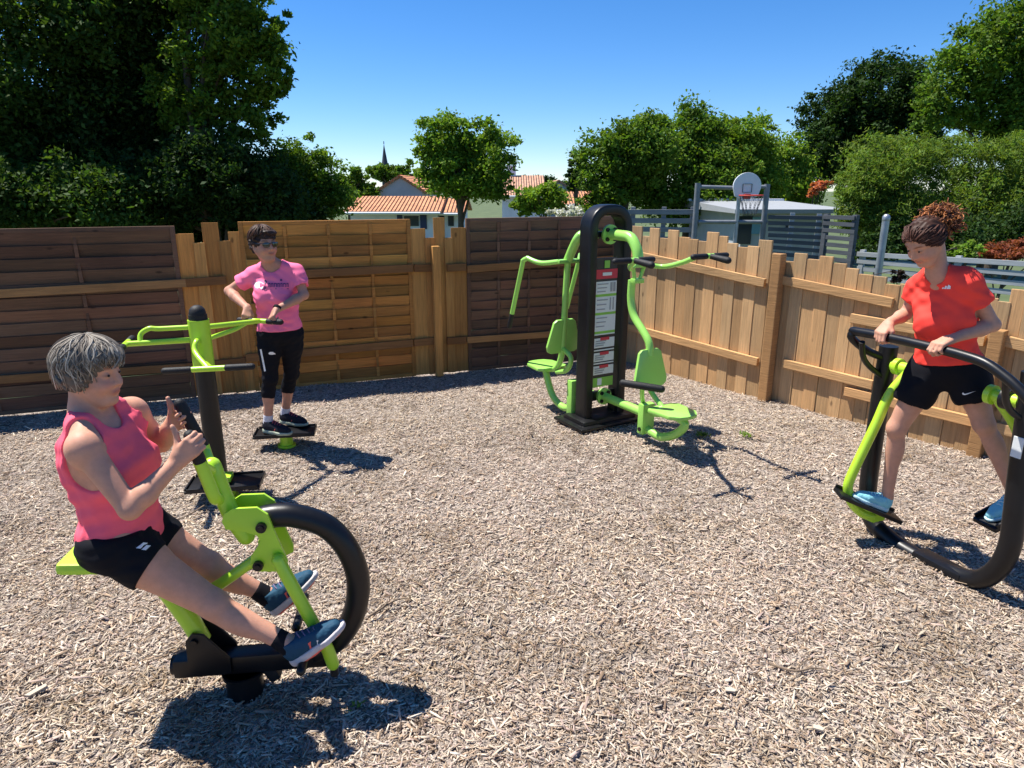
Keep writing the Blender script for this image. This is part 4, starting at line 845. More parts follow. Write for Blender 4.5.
# ------------------------------------------------------------------ houses, spire, grey building
def tile_mat(name, col):
    m = bpy.data.materials.new(name); m.use_nodes = True; nt = m.node_tree; b = nt.nodes['Principled BSDF']; b.inputs['Roughness'].default_value = .8
    tc = nt.nodes.new('ShaderNodeTexCoord'); w = nt.nodes.new('ShaderNodeTexWave'); w.bands_direction = 'X'; w.inputs['Scale'].default_value = 1.6; w.inputs['Distortion'].default_value = .2
    nt.links.new(tc.outputs['Object'], w.inputs['Vector']); n = nt.nodes.new('ShaderNodeTexNoise'); n.inputs['Scale'].default_value = 3; n.inputs['Detail'].default_value = 6; nt.links.new(tc.outputs['Object'], n.inputs['Vector'])
    c = nt.nodes.new('ShaderNodeValToRGB'); e = c.color_ramp.elements; e[0].position = .3; e[0].color = (*[q * .62 for q in col], 1); e[1].position = .72; e[1].color = (*[min(1, q * 1.25) for q in col], 1)
    nt.links.new(n.outputs[0], c.inputs[0]); nt.links.new(c.outputs[0], b.inputs['Base Color'])
    bp = nt.nodes.new('ShaderNodeBump'); bp.inputs['Strength'].default_value = 1; bp.inputs['Distance'].default_value = .12; nt.links.new(w.outputs[0], bp.inputs['Height']); nt.links.new(bp.outputs[0], b.inputs['Normal']); return m
TILE = tile_mat('orange_tiles', (.60, .25, .11)); TILE2 = tile_mat('salmon_tiles', (.58, .31, .19))
WALLW = mat('pale_render', (.74, .77, .84), .85, .2, var=.1, vscale=2); WALLG = mat('grey_render', (.38, .41, .44), .85, .2, var=.1, vscale=2); NAVY = mat('navy_shutter', (.02, .035, .11), .6); GLASSW = mat('dark_window', (.03, .04, .06), .12); WHITE = mat('white_trim', (.75, .76, .76), .6)
def house(label, x0, x1, yr, ye, y, wm, tm, depth=7.0, rise_back=True, wins=(), ang=0.0, chim=None, gable_axis='x', name='house'):
    """long house seen along its eaves: ridge at pixel row yr, eaves at row ye"""
    a = at(x0, ye, y); b = at(x1, ye, y); zr = at((x0 + x1) / 2, yr, y + depth / 2)[2]; ze = a[2]; zg = tz((a[0] + b[0]) / 2, y) - .3
    t = thing(name, label, 'house', ((a[0] + b[0]) / 2, y, zg)); X = V(1, 0, 0); Y = V(0, 1, 0); w = b[0] - a[0]; cx = (a[0] + b[0]) / 2
    m = MB(); xs0, xs1 = a[0] + .15, b[0] - .15
    m.box(V(cx, y + depth / 2, (ze + zg) / 2), X, Y, ZZ, w - .3, depth - .5, ze - zg)
    for xx in (xs0 + .1, xs1 - .1): m.prism([V(xx, y + .25, ze), V(xx, y + depth - .25, ze), V(xx, y + depth / 2, zr - .05)], X, .2)
    wo = m.build('wall', wm, t, smooth=False)
    m = MB(); sl_ = math.hypot(depth / 2 + .3, zr - ze)
    for s in (0, 1):
        yy0 = y - .3 if s == 0 else y + depth + .3; m.prism([V(a[0] - .1, yy0, ze - .05), V(b[0] + .1, yy0, ze - .05), V(b[0] + .1, y + depth / 2, zr), V(a[0] - .1, y + depth / 2, zr)], V(0, -1, 1) if s == 0 else V(0, 1, 1), .14)
    ro = m.build('roof', tm, t, smooth=False)
    m = MB(); m.cyl(V(a[0] - .05, y - .38, ze - .1), V(b[0] + .05, y - .38, ze - .1), .07, 10); m.build('gutter', WHITE, ro)
    if chim is not None:
        c = at(chim, yr, y + depth / 2); m = MB(); m.box(c + ZZ * .2, X, Y, ZZ, .6, .5, 1.0, .02); m.box(c + ZZ * .74, X, Y, ZZ, .7, .6, .08, .02); m.build('chimney', wm, ro, smooth=False)
    for px0, px1, py0, py1, mm in wins:
        p = at(px0, py0, y + .25); q = at(px1, py1, y + .25); m = MB(); m.box((p + q) / 2 + V(0, -.02, 0), X, Y, ZZ, abs(q[0] - p[0]), .08, abs(p[2] - q[2]), .01); m.build('shutter' if mm is NAVY else 'window', mm, t, smooth=False)
    return t
house('low pale house with orange tiled roof and navy shutters', 346, 440, 197, 211, 36, WALLW, TILE, 6, wins=((397, 403, 215, 231, NAVY), (404, 419, 216, 226, GLASSW), (420, 427, 215, 229, NAVY)))
house('short tiled annex joined to the right of the low pale house', 441, 464, 199, 212, 36.4, WALLW, TILE, 5.5, wins=((448, 454, 216, 226, GLASSW),))
def gable(label, x0, x1, yp, ye, y, wm, tm, depth=9):
    a = at(x0, ye, y); b = at(x1, ye, y); cx = (a[0] + b[0]) / 2; zp = at((x0 + x1) / 2, yp, y)[2]; ze = a[2]; zg = tz(cx, y) - .3
    t = thing('house', label, 'house', (cx, y, zg)); m = MB()
    m.prism([V(a[0] + .3, y + .05, zg), V(b[0] - .3, y + .05, zg), V(b[0] - .3, y + .05, ze), V(cx, y + .05, zp), V(a[0] + .3, y + .05, ze)], V(0, 1, 0), .3); m.box(V(cx, y + depth / 2, (ze + zg) / 2), V(1, 0, 0), V(0, 1, 0), ZZ, b[0] - a[0] - .62, depth - .6, ze - zg - .02)
    m.build('wall', wm, t, smooth=False); m = MB()
    for e in (a, b):
        m.prism([V(e[0], y - .25, ze - .12), V(cx, y - .25, zp + .12), V(cx, y + depth, zp + .12), V(e[0], y + depth, ze - .12)], V(-(zp - ze) * (1 if e is b else -1) * -1, 0, abs(b[0] - cx)), .16)
    m.build('roof', tm, t, smooth=False); return t
gable('grey gable end of a house behind the low tiled house', 374, 427, 178, 191, 46, WALLG, TILE)
house('house with a broad salmon roof right of the round tree', 500, 545, 176, 195, 52, WALLW, TILE2, 9, chim=512)
gable('house with a salmon gabled roof left of the tree row', 533, 584, 182, 198, 60, WALLG, TILE2)
house('small house with an orange roof beside the tree row', 560, 606, 192, 204, 44, WALLW, TILE, 6)
sp = at(386, 188, 150); t = thing('church', 'distant church with a slender dark pointed spire', 'church', (sp[0], 150, tz(sp[0], 150)))
SLATE = mat('slate', (.05, .055, .07), .7, var=.2, vscale=1); k = mpp(sp); zt = at(386, 144, 150)[2]; zm = at(386, 164, 150)[2]
m = MB(); m.tube([V(sp[0], 150, zm), V(sp[0], 150, zt)], [3.1 * k, .12 * k], 8); m.build('spire', SLATE, t, smooth=False)
m = MB(); m.box(V(sp[0], 150, (zm + tz(sp[0], 150)) / 2), V(1, 0, 0), V(0, 1, 0), ZZ, 6 * k, 6 * k, zm - tz(sp[0], 150)); m.build('tower', SLATE, t, smooth=False)
m = MB(); m.bar(V(sp[0], 150, zt), V(sp[0], 150, zt + 2.5 * k), .15, .15); m.build('cross', SLATE, t, smooth=False)

def grey_building():
    y = 21; a = at(738, 213, y); b = at(836, 213, y); zg = tz(3, y) - .2; cx = (a[0] + b[0]) / 2; zt = at(784, 200.5, y + 5)[2]
    t = thing('building', 'grey flat building with pale sloping roof behind the court rails', 'building', (cx, y, zg)); m = MB()
    m.box(V(cx, y + 3, (a[2] + zg) / 2), V(1, 0, 0), V(0, 1, 0), ZZ, b[0] - a[0] - .3, 6, a[2] - zg); m.build('wall', WALLG, t, smooth=False)
    m = MB()
    m.prism([V(cx, y - .5, a[2] + .004), V(cx, y - .5, a[2] + .12), V(cx, y + 5, zt), V(cx, y + 7, zt - .1), V(cx, y + 7, a[2] + .01)], V(1, 0, 0), b[0] - a[0] + .5); r_ = m.build('roof', mat('roof_sheet', (.30, .315, .335), .6, var=.08), t, smooth=False)
    m = MB(); m.box(V(cx, y + 5, zt + .03), V(1, 0, 0), V(0, 1, 0), ZZ, b[0] - a[0] + .56, .3, .07); m.build('fascia', WHITE, r_, smooth=False)
    for x0, x1, y0, y1, mm, nm in ((752, 763, 217, 234, mat('blue_poster', (.13, .3, .42), .4), 'window'), (786, 792, 222, 231, GLASSW, 'window'), (738, 750, 216, 244, GLASSW, 'door')):
        p = at(x0, y0, y); q = at(x1, y1, y); m = MB(); m.box((p + q) / 2 + V(0, -.02, 0), V(1, 0, 0), V(0, 1, 0), ZZ, q[0] - p[0], .06, p[2] - q[2], .01); m.build(nm, mm, t, smooth=False)
grey_building()

# ------------------------------------------------------------------ ball court and rails
SLATG = mat('grey_weathered_slats', (.21, .22, .235), .8, .2, var=.25, vscale=3, stretch=(1, 1, 8)); SLATD = mat('dark_grey_slats', (.085, .092, .105), .75, .2, var=.25, vscale=3, stretch=(1, 1, 8))
SLATL = mat('pale_grey_rails', (.36, .38, .40), .75, .2, var=.22, vscale=3, stretch=(1, 1, 8))
def slat_fence(label, p_ends, rows, posts, h, m_, name='slat_fence', thick=.04, mp_=None, group=None):
    """rows: pixel rows at both ends; p_ends: ((px,y_depth),(px,y_depth))"""
    (xa, ya), (xb, yb) = p_ends; a0 = at(xa, rows[0][0], ya); b0 = at(xb, rows[0][1], yb); mid_ = (a0 + b0) / 2
    t = thing(name, label, 'fence', (mid_[0], mid_[1], tz(mid_[0], mid_[1]))); d = nrm((b0 - a0) * V(1, 1, 0)); n = V(d[1], -d[0], 0)
    for ra, rb in rows:
        a = at(xa, ra, ya); b = at(xb, rb, yb); m = MB(); m.bar(a, b, thick, h, bev=.004); m.build('rail', m_, t, smooth=False)
    for fx, up in posts:
        k = (fx - xa) / (xb - xa); iy = 1 / ((1 - k) / ya + k / yb); q = at(fx, up, iy); m = MB(); zb = tz(q[0], q[1]) - .2
        m.box(V(q[0], q[1], (q[2] + zb) / 2) - n * (thick / 2 + .046), d, n, ZZ, .09, .09, q[2] - zb, .005); m.build('post', mp_ or m_, t, smooth=False)
    return t
slat_fence('grey slatted court fence left of the basketball goal', ((628, 14.6), (696, 14.2)), [(212, 212), (220.5, 221), (229, 230), (238, 240)], [(633, 207), (664, 207), (693, 207)], .10, SLATG)
slat_fence('dark slatted court fence right of the basketball goal', ((768, 13.9), (822, 13.6)), [(217, 218), (223, 224.5), (229, 231), (235, 237.5), (241, 244), (247, 251), (253, 258)], [(793, 213), (820, 214)], .075, SLATD, mp_=STEEL)
slat_fence('dark slatted end screen of the ball court', ((823, 13.5), (855, 12.9)), [(217, 218), (223, 225), (230, 232), (237, 239.5), (244, 247), (251, 254), (258, 262)], [(825, 214), (854, 215)], .075, SLATD)
slat_fence('long grey rail fence passing behind the woman in red', ((857, 13.4), (1110, 10.4)), [(254, 269), (261, 280.5), (268.5, 292), (276, 303)], [(862, 250), (958, 256), (1052, 263)], .085, SLATL, thick=.03)
STEELD = mat('dull_grey_steel', (.19, .205, .225), .55, .4, .3, var=.2, vscale=9)
def goal():
    y = 14.0; c = at(747, 186, y); t = thing('basketball_goal', 'basketball goal with round white backboard on grey posts', 'basketball goal', (c[0], y, tz(c[0], y)))
    def vp(px, yt, r, nm, mm=STEEL):
        q = at(px, yt, y + .1); m = MB(); m.cyl(V(q[0], y + .1, tz(q[0], y) - .2), V(q[0], y + .1, q[2]), r, 14); m.build(nm, mm, t)
    vp(698, 183, .055, 'post', STEELD); vp(767.5, 184, .055, 'post', STEELD); vp(739, 196, .04, 'post', STEEL)
    for (x0, y0), (x1, y1) in (((698, 187), (735, 188)), ((758, 187), (767, 187)), ((698, 222), (767, 222))):
        m = MB(); m.cyl(at(x0, y0, y + .1), at(x1, y1, y + .1), .04, 12); m.build('cross_bar', STEELD, t)
    k = mpp(c); m = MB(); pts = []
    for q in np.linspace(-.32, math.pi + .32, 30): pts.append(c + V(math.cos(q) * 14 * k, 0, math.sin(q) * 13 * k))
    pts += [c + V(-11.5 * k, 0, -10 * k), c + V(-7 * k, 0, -12 * k), c + V(7 * k, 0, -12 * k), c + V(11.5 * k, 0, -10 * k)]
    m.prism(pts, V(0, 1, 0), .04, .006); bb = m.build('backboard', mat('backboard_white', (.70, .71, .74), .5, var=.08, vscale=6), t, smooth=False)
    m = MB(); z0 = c + V(0, -.026, -6 * k)
    for a, b in (((-4.5, 0), (-4.5, 8)), ((4.5, 0), (4.5, 8)), ((-4.5, 8), (4.5, 8)), ((-4.5, 0), (4.5, 0))): m.bar(z0 + V(a[0] * k, 0, a[1] * k), z0 + V(b[0] * k, 0, b[1] * k), .006, .022, up=(0, 1, 0))
    m.build('target_square', SLATD, bb, smooth=False)
    m = MB(); hc = c + V(0, -.3, -9 * k); m.tube([hc + V(math.cos(q) * .22, math.sin(q) * .22, 0) for q in np.linspace(0, 6.283, 25)], .013, 8); m.box(hc + V(0, .25, -.02), V(1, 0, 0), V(0, 1, 0), ZZ, .12, .1, .1, .01); m.build('hoop', mat('hoop_red', (.5, .05, .03), .5), t)
    m = MB()
    for q in np.linspace(0, 6.283, 13)[:-1]:
        for s in (1, -1): m.tube([hc + V(math.cos(q) * .22, math.sin(q) * .22, 0), hc + V(math.cos(q + s * .26) * .16, math.sin(q + s * .26) * .16, -.2), hc + V(math.cos(q) * .12, math.sin(q) * .12, -.36)], .004, 5)
    m.build('net', SLATD, t)
goal()
q = at(886, 220, 9.2); m = MB(); m.cyl(V(q[0], 9.2, tz(q[0], 9.2) - .2), q, .045, 18); m.tube([q, q + ZZ * .03], .048, 18, round_cap=True); z_ = V(q[0], 9.2, tz(q[0], 9.2))
tag(m.build('steel_post', STEEL, None, base=z_), 'single grey steel post standing behind the board fence', 'post')
#SECTION5
# ------------------------------------------------------------------ people
def skin_mat(name, rough=.56):
    return mat(name, (1, 1, 1), rough, .28, tint=True, var=.12, vscale=24, sss=.12, bump=.06, bscale=160)
def cloth(name, col, rough=.8, sheen=.0, b=.12): return mat(name, col, rough, .12, bump=b, bscale=220, sheen=sheen, var=.05, vscale=12)
CORAL = cloth('coral_fabric', (1.0, .14, .20)); PINK = cloth('pink_fabric', (1.0, .20, .35)); ORANGE = cloth('red_orange_fabric', (1.0, .075, .055)); BLK = cloth('black_fabric', (.009, .009, .012), .8)
MARK = mat('white_print', (.85, .85, .85), .5); INK = mat('dark_print', (.09, .02, .10), .6); SKY_SHOE = cloth('turquoise_mesh', (.24, .56, .62), .7); NAVYSHOE = cloth('navy_mesh', (.022, .07, .12), .6); BLACKSHOE = cloth('black_mesh', (.018, .018, .025), .6)
SOLEW = mat('pale_sole', (.55, .50, .50), .6, var=.15, vscale=30); SOLEG = mat('grey_green_sole', (.34, .38, .28), .6); CORALS = mat('coral_rubber', (.85, .13, .10), .5); SOCK = cloth('white_sock', (.62, .60, .63), .9); LACE = mat('lace', (.25, .6, .7), .7); HAIRM = mat('hair', (1, 1, 1), .55, .22, tint=True); EYEM = mat('eye', (.03, .02, .018), .15); LENS = mat('sunglass_lens', (.012, .010, .012), .08, .6, coat=.5)
SILV = mat('silver', (.6, .6, .6), .25, .5, 1.0)
CR = V(1, 0, 0)                                         # image right and up, for reading marks off the photo
def head(c, f0, up, s=1.0, nose=1.0, smile=.5):
    f, r, u = frame(f0, up); c = np.asarray(c, float)
    def h(a, b, d): return c + (f * a + r * b + u * d) * s
    E = lambda a, b, d, rf, rr, ru, k=.02, sub=False: ell(h(a, b, d), f, r, u, rf * s, rr * s, ru * s, k * s, sub)
    K = lambda p, q, ra, rb, k=.012: cone(h(*p), h(*q), ra * s, rb * s, k * s)
    P = [E(-.012, 0, .032, .096, .074, .084, .02), E(.022, 0, -.03, .068, .060, .082, .03), E(.05, 0, -.092, .036, .030, .024, .03), E(.073, 0, -.098, .016, .018, .014, .016)]
    for q in (-1, 1):
        P += [K((-.005, q * .055, -.045), (.055, q * .022, -.1), .018, .016, .03), E(.058, q * .036, -.034, .030, .024, .024, .03), K((.078, q * .012, .032), (.06, q * .05, .03), .010, .009, .018)]
        P += [E(.098, q * .031, .008, .020, .018, .012, .018, True)]
    for q in (-1, 1):
        P += [E(.074, q * .031, .008, .0135, .0145, .0125, .006), E(-.012, q * .074, -.012, .019, .009, .031, .008), E(-.006, q * .078, -.012, .010, .006, .018, .005, True)]
    P += [K((.088, 0, .022), (.107 * (1 + .04 * (nose - 1)), 0, -.024), .0085, .0115, .012), K((.094, -.012, -.030), (.094, .012, -.030), .0085, .0085, .01)]
    P += [K((.087, -.017, -.055), (.087, .017, -.055), .0055, .0055, .008), K((.0915, -.006, -.056), (.0915, .006, -.056), .0055, .0055, .008), K((.088, -.013, -.0665), (.088, .013, -.0665), .0065, .0065, .008)]
    for q in (-1, 1): P += [K((.088, q * .015, -.061), (.074, q * .030, -.061 + .012 * smile), .0045, .004, .008), E(.099, q * .007, -.0345, .006, .004, .004, .003, True)]
    P += [K((.097, -.016, -.061), (.097, .016, -.061), .0018, .0018, .003) | dict(sub=False)]
    return dict(P=P, h=h, c=c, f=f, r=r, u=u, s=s, E=E)
def skin_col(H, skin, lip=(.8, .5, .52), brow=(.25, .2, .18), blush=.08):
    sk = np.array(skin)
    def fn(P):
        q = (P - H['c']) / H['s']; a, b, d = q @ H['f'], q @ H['r'], q @ H['u']; col = np.tile(sk, (len(P), 1))
        L = np.exp(-((d + .0605 - .35 * np.abs(b) ** 1.3) / .0095) ** 2 - (b / .024) ** 4) * (a > .06); col *= 1 - L[:, None] * (1 - np.array(lip)) * 1.0
        for s in (-1, 1):
            B = np.exp(-((d - .031 - .004 * np.cos((s * b - .033) * 60)) / .0045) ** 2 - ((s * b - .033) / .019) ** 4) * (a > .05); col *= 1 - B[:, None] * (1 - np.array(brow))
            ch = np.exp(-((d + .03) / .022) ** 2 - ((s * b - .04) / .02) ** 2) * (a > .03); col *= 1 - ch[:, None] * np.array([0, blush * 1.6, blush])
            ln = np.exp(-((d - .009) / .0042) ** 2 - ((s * b - .031) / .0135) ** 4) * (a > .05); col *= 1 - ln[:, None] * .62
        return col
    return fn
def arm(S, E, W, s=1.0, k=.018):
    d = nrm(W - E)
    return [cone(S, S + (E - S) * .02, .052 * s, .052 * s, .03), cone(S, E, .0475 * s, .036 * s, k), cone(E, E + (W - E) * .3, .036 * s, .0395 * s, k), cone(E + (W - E) * .3, W, .039 * s, .0255 * s, k)]
def leg(Hp, K, A, fw, s=1.0, k=.02):
    ax = nrm(A - K); fb = np.asarray(fw) - ax * (np.asarray(fw) @ ax); fb = nrm(fb); ca = K + (A - K) * .3 - fb * .018 * s; r = np.cross(fb, ax)
    tx = nrm(K - Hp); t1 = Hp + (K - Hp) * .28
    return [cone(Hp, t1, .092 * s, .086 * s, .03), cone(t1, K, .086 * s, .054 * s, .03), ell(K + fb * .008, fb, r, ax, .05 * s, .049 * s, .055 * s, .03), cone(K, A, .049 * s, .034 * s, k),
            ell(ca, fb, r, ax, .045 * s, .046 * s, .105 * s, .03), ell(A, fb, r, ax, .038 * s, .036 * s, .04 * s, .015)]
def hand(W, d, n, t, curl=(52, 80, 42), thumb='wrap', s=1.0, spread=.0):
    d = nrm(d); n = np.asarray(n, float); n = nrm(n - d * (n @ d)); t = np.asarray(t, float); t = t - d * (t @ d) - n * (t @ n); t = nrm(t); P = []
    offs = (.029, .010, -.009, -.026); ln = ((.040, .025, .020), (.044, .028, .021), (.041, .026, .020), (.032, .020, .018)); kl = (.082, .085, .081, .074)
    P.append(cone(W - d * .015, W + d * .02, .024 * s, .025 * s, .015, (n, .78)))
    for o, l, kk in zip(offs, ln, kl):
        Kn = W + d * kk * s + t * o * s; P.append(cone(W + d * .012 + t * o * .55 * s, Kn, .0155 * s, .0115 * s, .012)); p = Kn; th = 0; rr = .0096
        for j in range(3):
            th += R(curl[j] * (1 + .04 * (offs.index(o)))); q = p + (d * math.cos(th) + n * math.sin(th) + t * spread * o * 8) * l[j] * s
            P.append(cone(p, q, rr * s, (rr - .0009) * s, .0035)); p = q; rr -= .0009
    b = W + d * .022 * s + t * .020 * s; m1 = W + d * .05 * s + t * .045 * s + n * .012 * s
    P.append(cone(b, m1, .017 * s, .0125 * s, .012))
    if thumb == 'wrap': a1 = nrm(d * .75 + n * .75 - t * .1); a2 = nrm(d * .35 + n * .9 - t * .45)
    else: a1 = nrm(t * .8 + d * .55 + n * .1); a2 = nrm(t * .9 + d * .35)
    m2 = m1 + a1 * .033 * s; P += [cone(m1, m2, .0118 * s, .0105 * s, .005), cone(m2, m2 + a2 * .027 * s, .0105 * s, .0085 * s, .004)]
    return P
def grip_pose(bp, d, n, rb=.026, fo=-.012): 
    d = nrm(d); n = np.asarray(n, float); n = nrm(n - d * (n @ d)); K = bp - n * (rb + .013) + d * fo; return K - d * .082, d, n
def shoe(name, g, d, n, upm, solem, parent, L=.265, accents=(), lacem=LACE, tongue=True, sockm=None, ank=None):
    """g: point under the back of the heel on what the shoe stands on"""
    d = nrm(d); n = np.asarray(n, float); n = nrm(n - d * (n @ d)); r = np.cross(d, n); k = L / .265
    def h(a, b, c): return g + (d * a + r * b + n * c) * k
    up = [cone(h(.042, 0, .046), h(.085, 0, .045), .036 * k, .037 * k, .03), cone(h(.085, 0, .045), h(.175, 0, .034), .036 * k, .038 * k, .03, (n, .85)), cone(h(.175, 0, .034), h(.222, 0, .029), .040 * k, .030 * k, .03, (n, .82)), cone(h(.045, 0, .055), h(.05, 0, .09), .036 * k, .037 * k, .03), cone(h(.08, 0, .07), h(.13, 0, .058), .030 * k, .028 * k, .03)]
    F = Field(up, .0045, pad=.02); F.clip(h(0, 0, .014), -n); F.clip(h(.05, 0, .098), nrm(n + d * .25)); F.fold(.0008, 120, 3)
    o = skin_obj(name, F, upm, parent)
    so_ = [cone(h(.042, 0, .012), h(.10, .002, .012), .044 * k, .040 * k, .02), cone(h(.10, 0, .012), h(.18, 0, .012), .040 * k, .048 * k, .03), cone(h(.18, 0, .013), h(.228, 0, .018), .048 * k, .036 * k, .03)]
    F = Field(so_, .0045, pad=.02); F.clip(h(0, 0, 0), -n); F.clip(h(.0, 0, .031), nrm(n + d * .04)); skin_obj('sole', F, solem, o)
    if lacem:
        m = MB()
        for i in range(4):
            a = .098 + i * .02; z = .098 - i * .0085
            m.tube([h(a, -.024, z - .014), h(a + .003, 0, z + .002), h(a + .012, .024, z - .014)], .0028, 6, curve=2)
        m.build('laces', lacem, o)
    for (cm, polys) in accents:
        for s in (-1, 1):
            decal('side_stripe', o, h(.12, .0, .03), d * 1, n * 1, [[(x, y) for x, y in p] for p in polys], cm, o, lift=.002, depth=.12, to_cam=False) if s < 0 else None
    return o
def torso(pc, pf, cc, cf, nb, z=dict()):
    """pelvis centre + facing, chest centre + facing, neck base -> prims"""
    g = dict(hl=.168, hf=.118, wl=.140, wf=.105, cl=.152, cfw=.108, br=.066, bo=.085, bd=-.02, bl=.07); g.update(z)
    up = nrm(cc - pc); f1, r1, u1 = frame(pf, up); f2, r2, u2 = frame(cf, nrm(nb - pc)); fm = nrm(f1 + f2); fm, rm, um = frame(fm, up); wc = pc * .5 + cc * .5
    P = [ell(pc, f1, r1, u1, g['hf'], g['hl'], .125, .05), ell(pc - f1 * .055 - u1 * .04 + r1 * .075, f1, r1, u1, .085, .088, .095, .04), ell(pc - f1 * .055 - u1 * .04 - r1 * .075, f1, r1, u1, .085, .088, .095, .04),
         ell(wc + fm * .01, fm, rm, um, g['wf'], g['wl'], .17, .06), ell(cc, f2, r2, u2, g['cfw'], g['cl'], .185, .05)]
    for q in (-1, 1): P.append(ell(cc + f2 * g['bo'] + r2 * q * g['bl'] + u2 * g['bd'], f2, r2, u2, g['br'] * .9, g['br'], g['br'] * 1.05, .045))
    return P, (f1, r1, u1), (f2, r2, u2)
def shoulders(SL, SR, nb, cc, u):
    P = []
    for S_ in (SL, SR): P += [cone(nb + u * .015 + (S_ - nb) * .12, S_ + u * .005, .046, .046, .045), cone(cc + (S_ - cc) * .45, S_ - u * .03, .075, .052, .05)]
    return P
def strands(r, H, n, path, rad, pal, pw, seg=9, sides=4, dk=None):
    vs, fs, cs = [], [], []; pal = np.array(pal)
    for i in range(n):
        pts = path(r, i)
        if pts is None or len(pts) < 3: continue
        m = MB(); k = len(pts); rr = [rad * (.55 + .45 * math.sin(math.pi * min(.95, (j + .6) / k))) for j in range(k)]; m.tube(pts, rr, sides, cap=True)
        c = (pal[r.choice(len(pal), p=pw)] if not (dk and i < dk[0]) else np.array(dk[1])) * r.uniform(.7, 1.25); b = len(vs); vs += m.v; fs += [tuple(x + b for x in q) for q in m.f]; cs += [c] * len(m.v)
    return np.array(vs), fs, np.array(cs)
def hair_obj(name, F, base, st, parent):
    P, Q = F.nets(); vs, fs, cs = st; b = len(P)
    f = [tuple(q) for q in Q] + [tuple(x + b for x in q) for q in fs]
    return mesh_obj(name, np.vstack([P, vs]), f, HAIRM, parent, True, col=np.vstack([np.tile(base, (b, 1)), cs]))
def eyes(H, parent):
    for q in (-1, 1):
        m = MB(); c = H['h'](.0795, q * .031, .008); m.tube([c - H['f'] * .006, c + H['f'] * .0075 * H['s']], [.0062 * H['s'], .0048 * H['s']], 12, round_cap=True); m.build('eye', EYEM, parent)

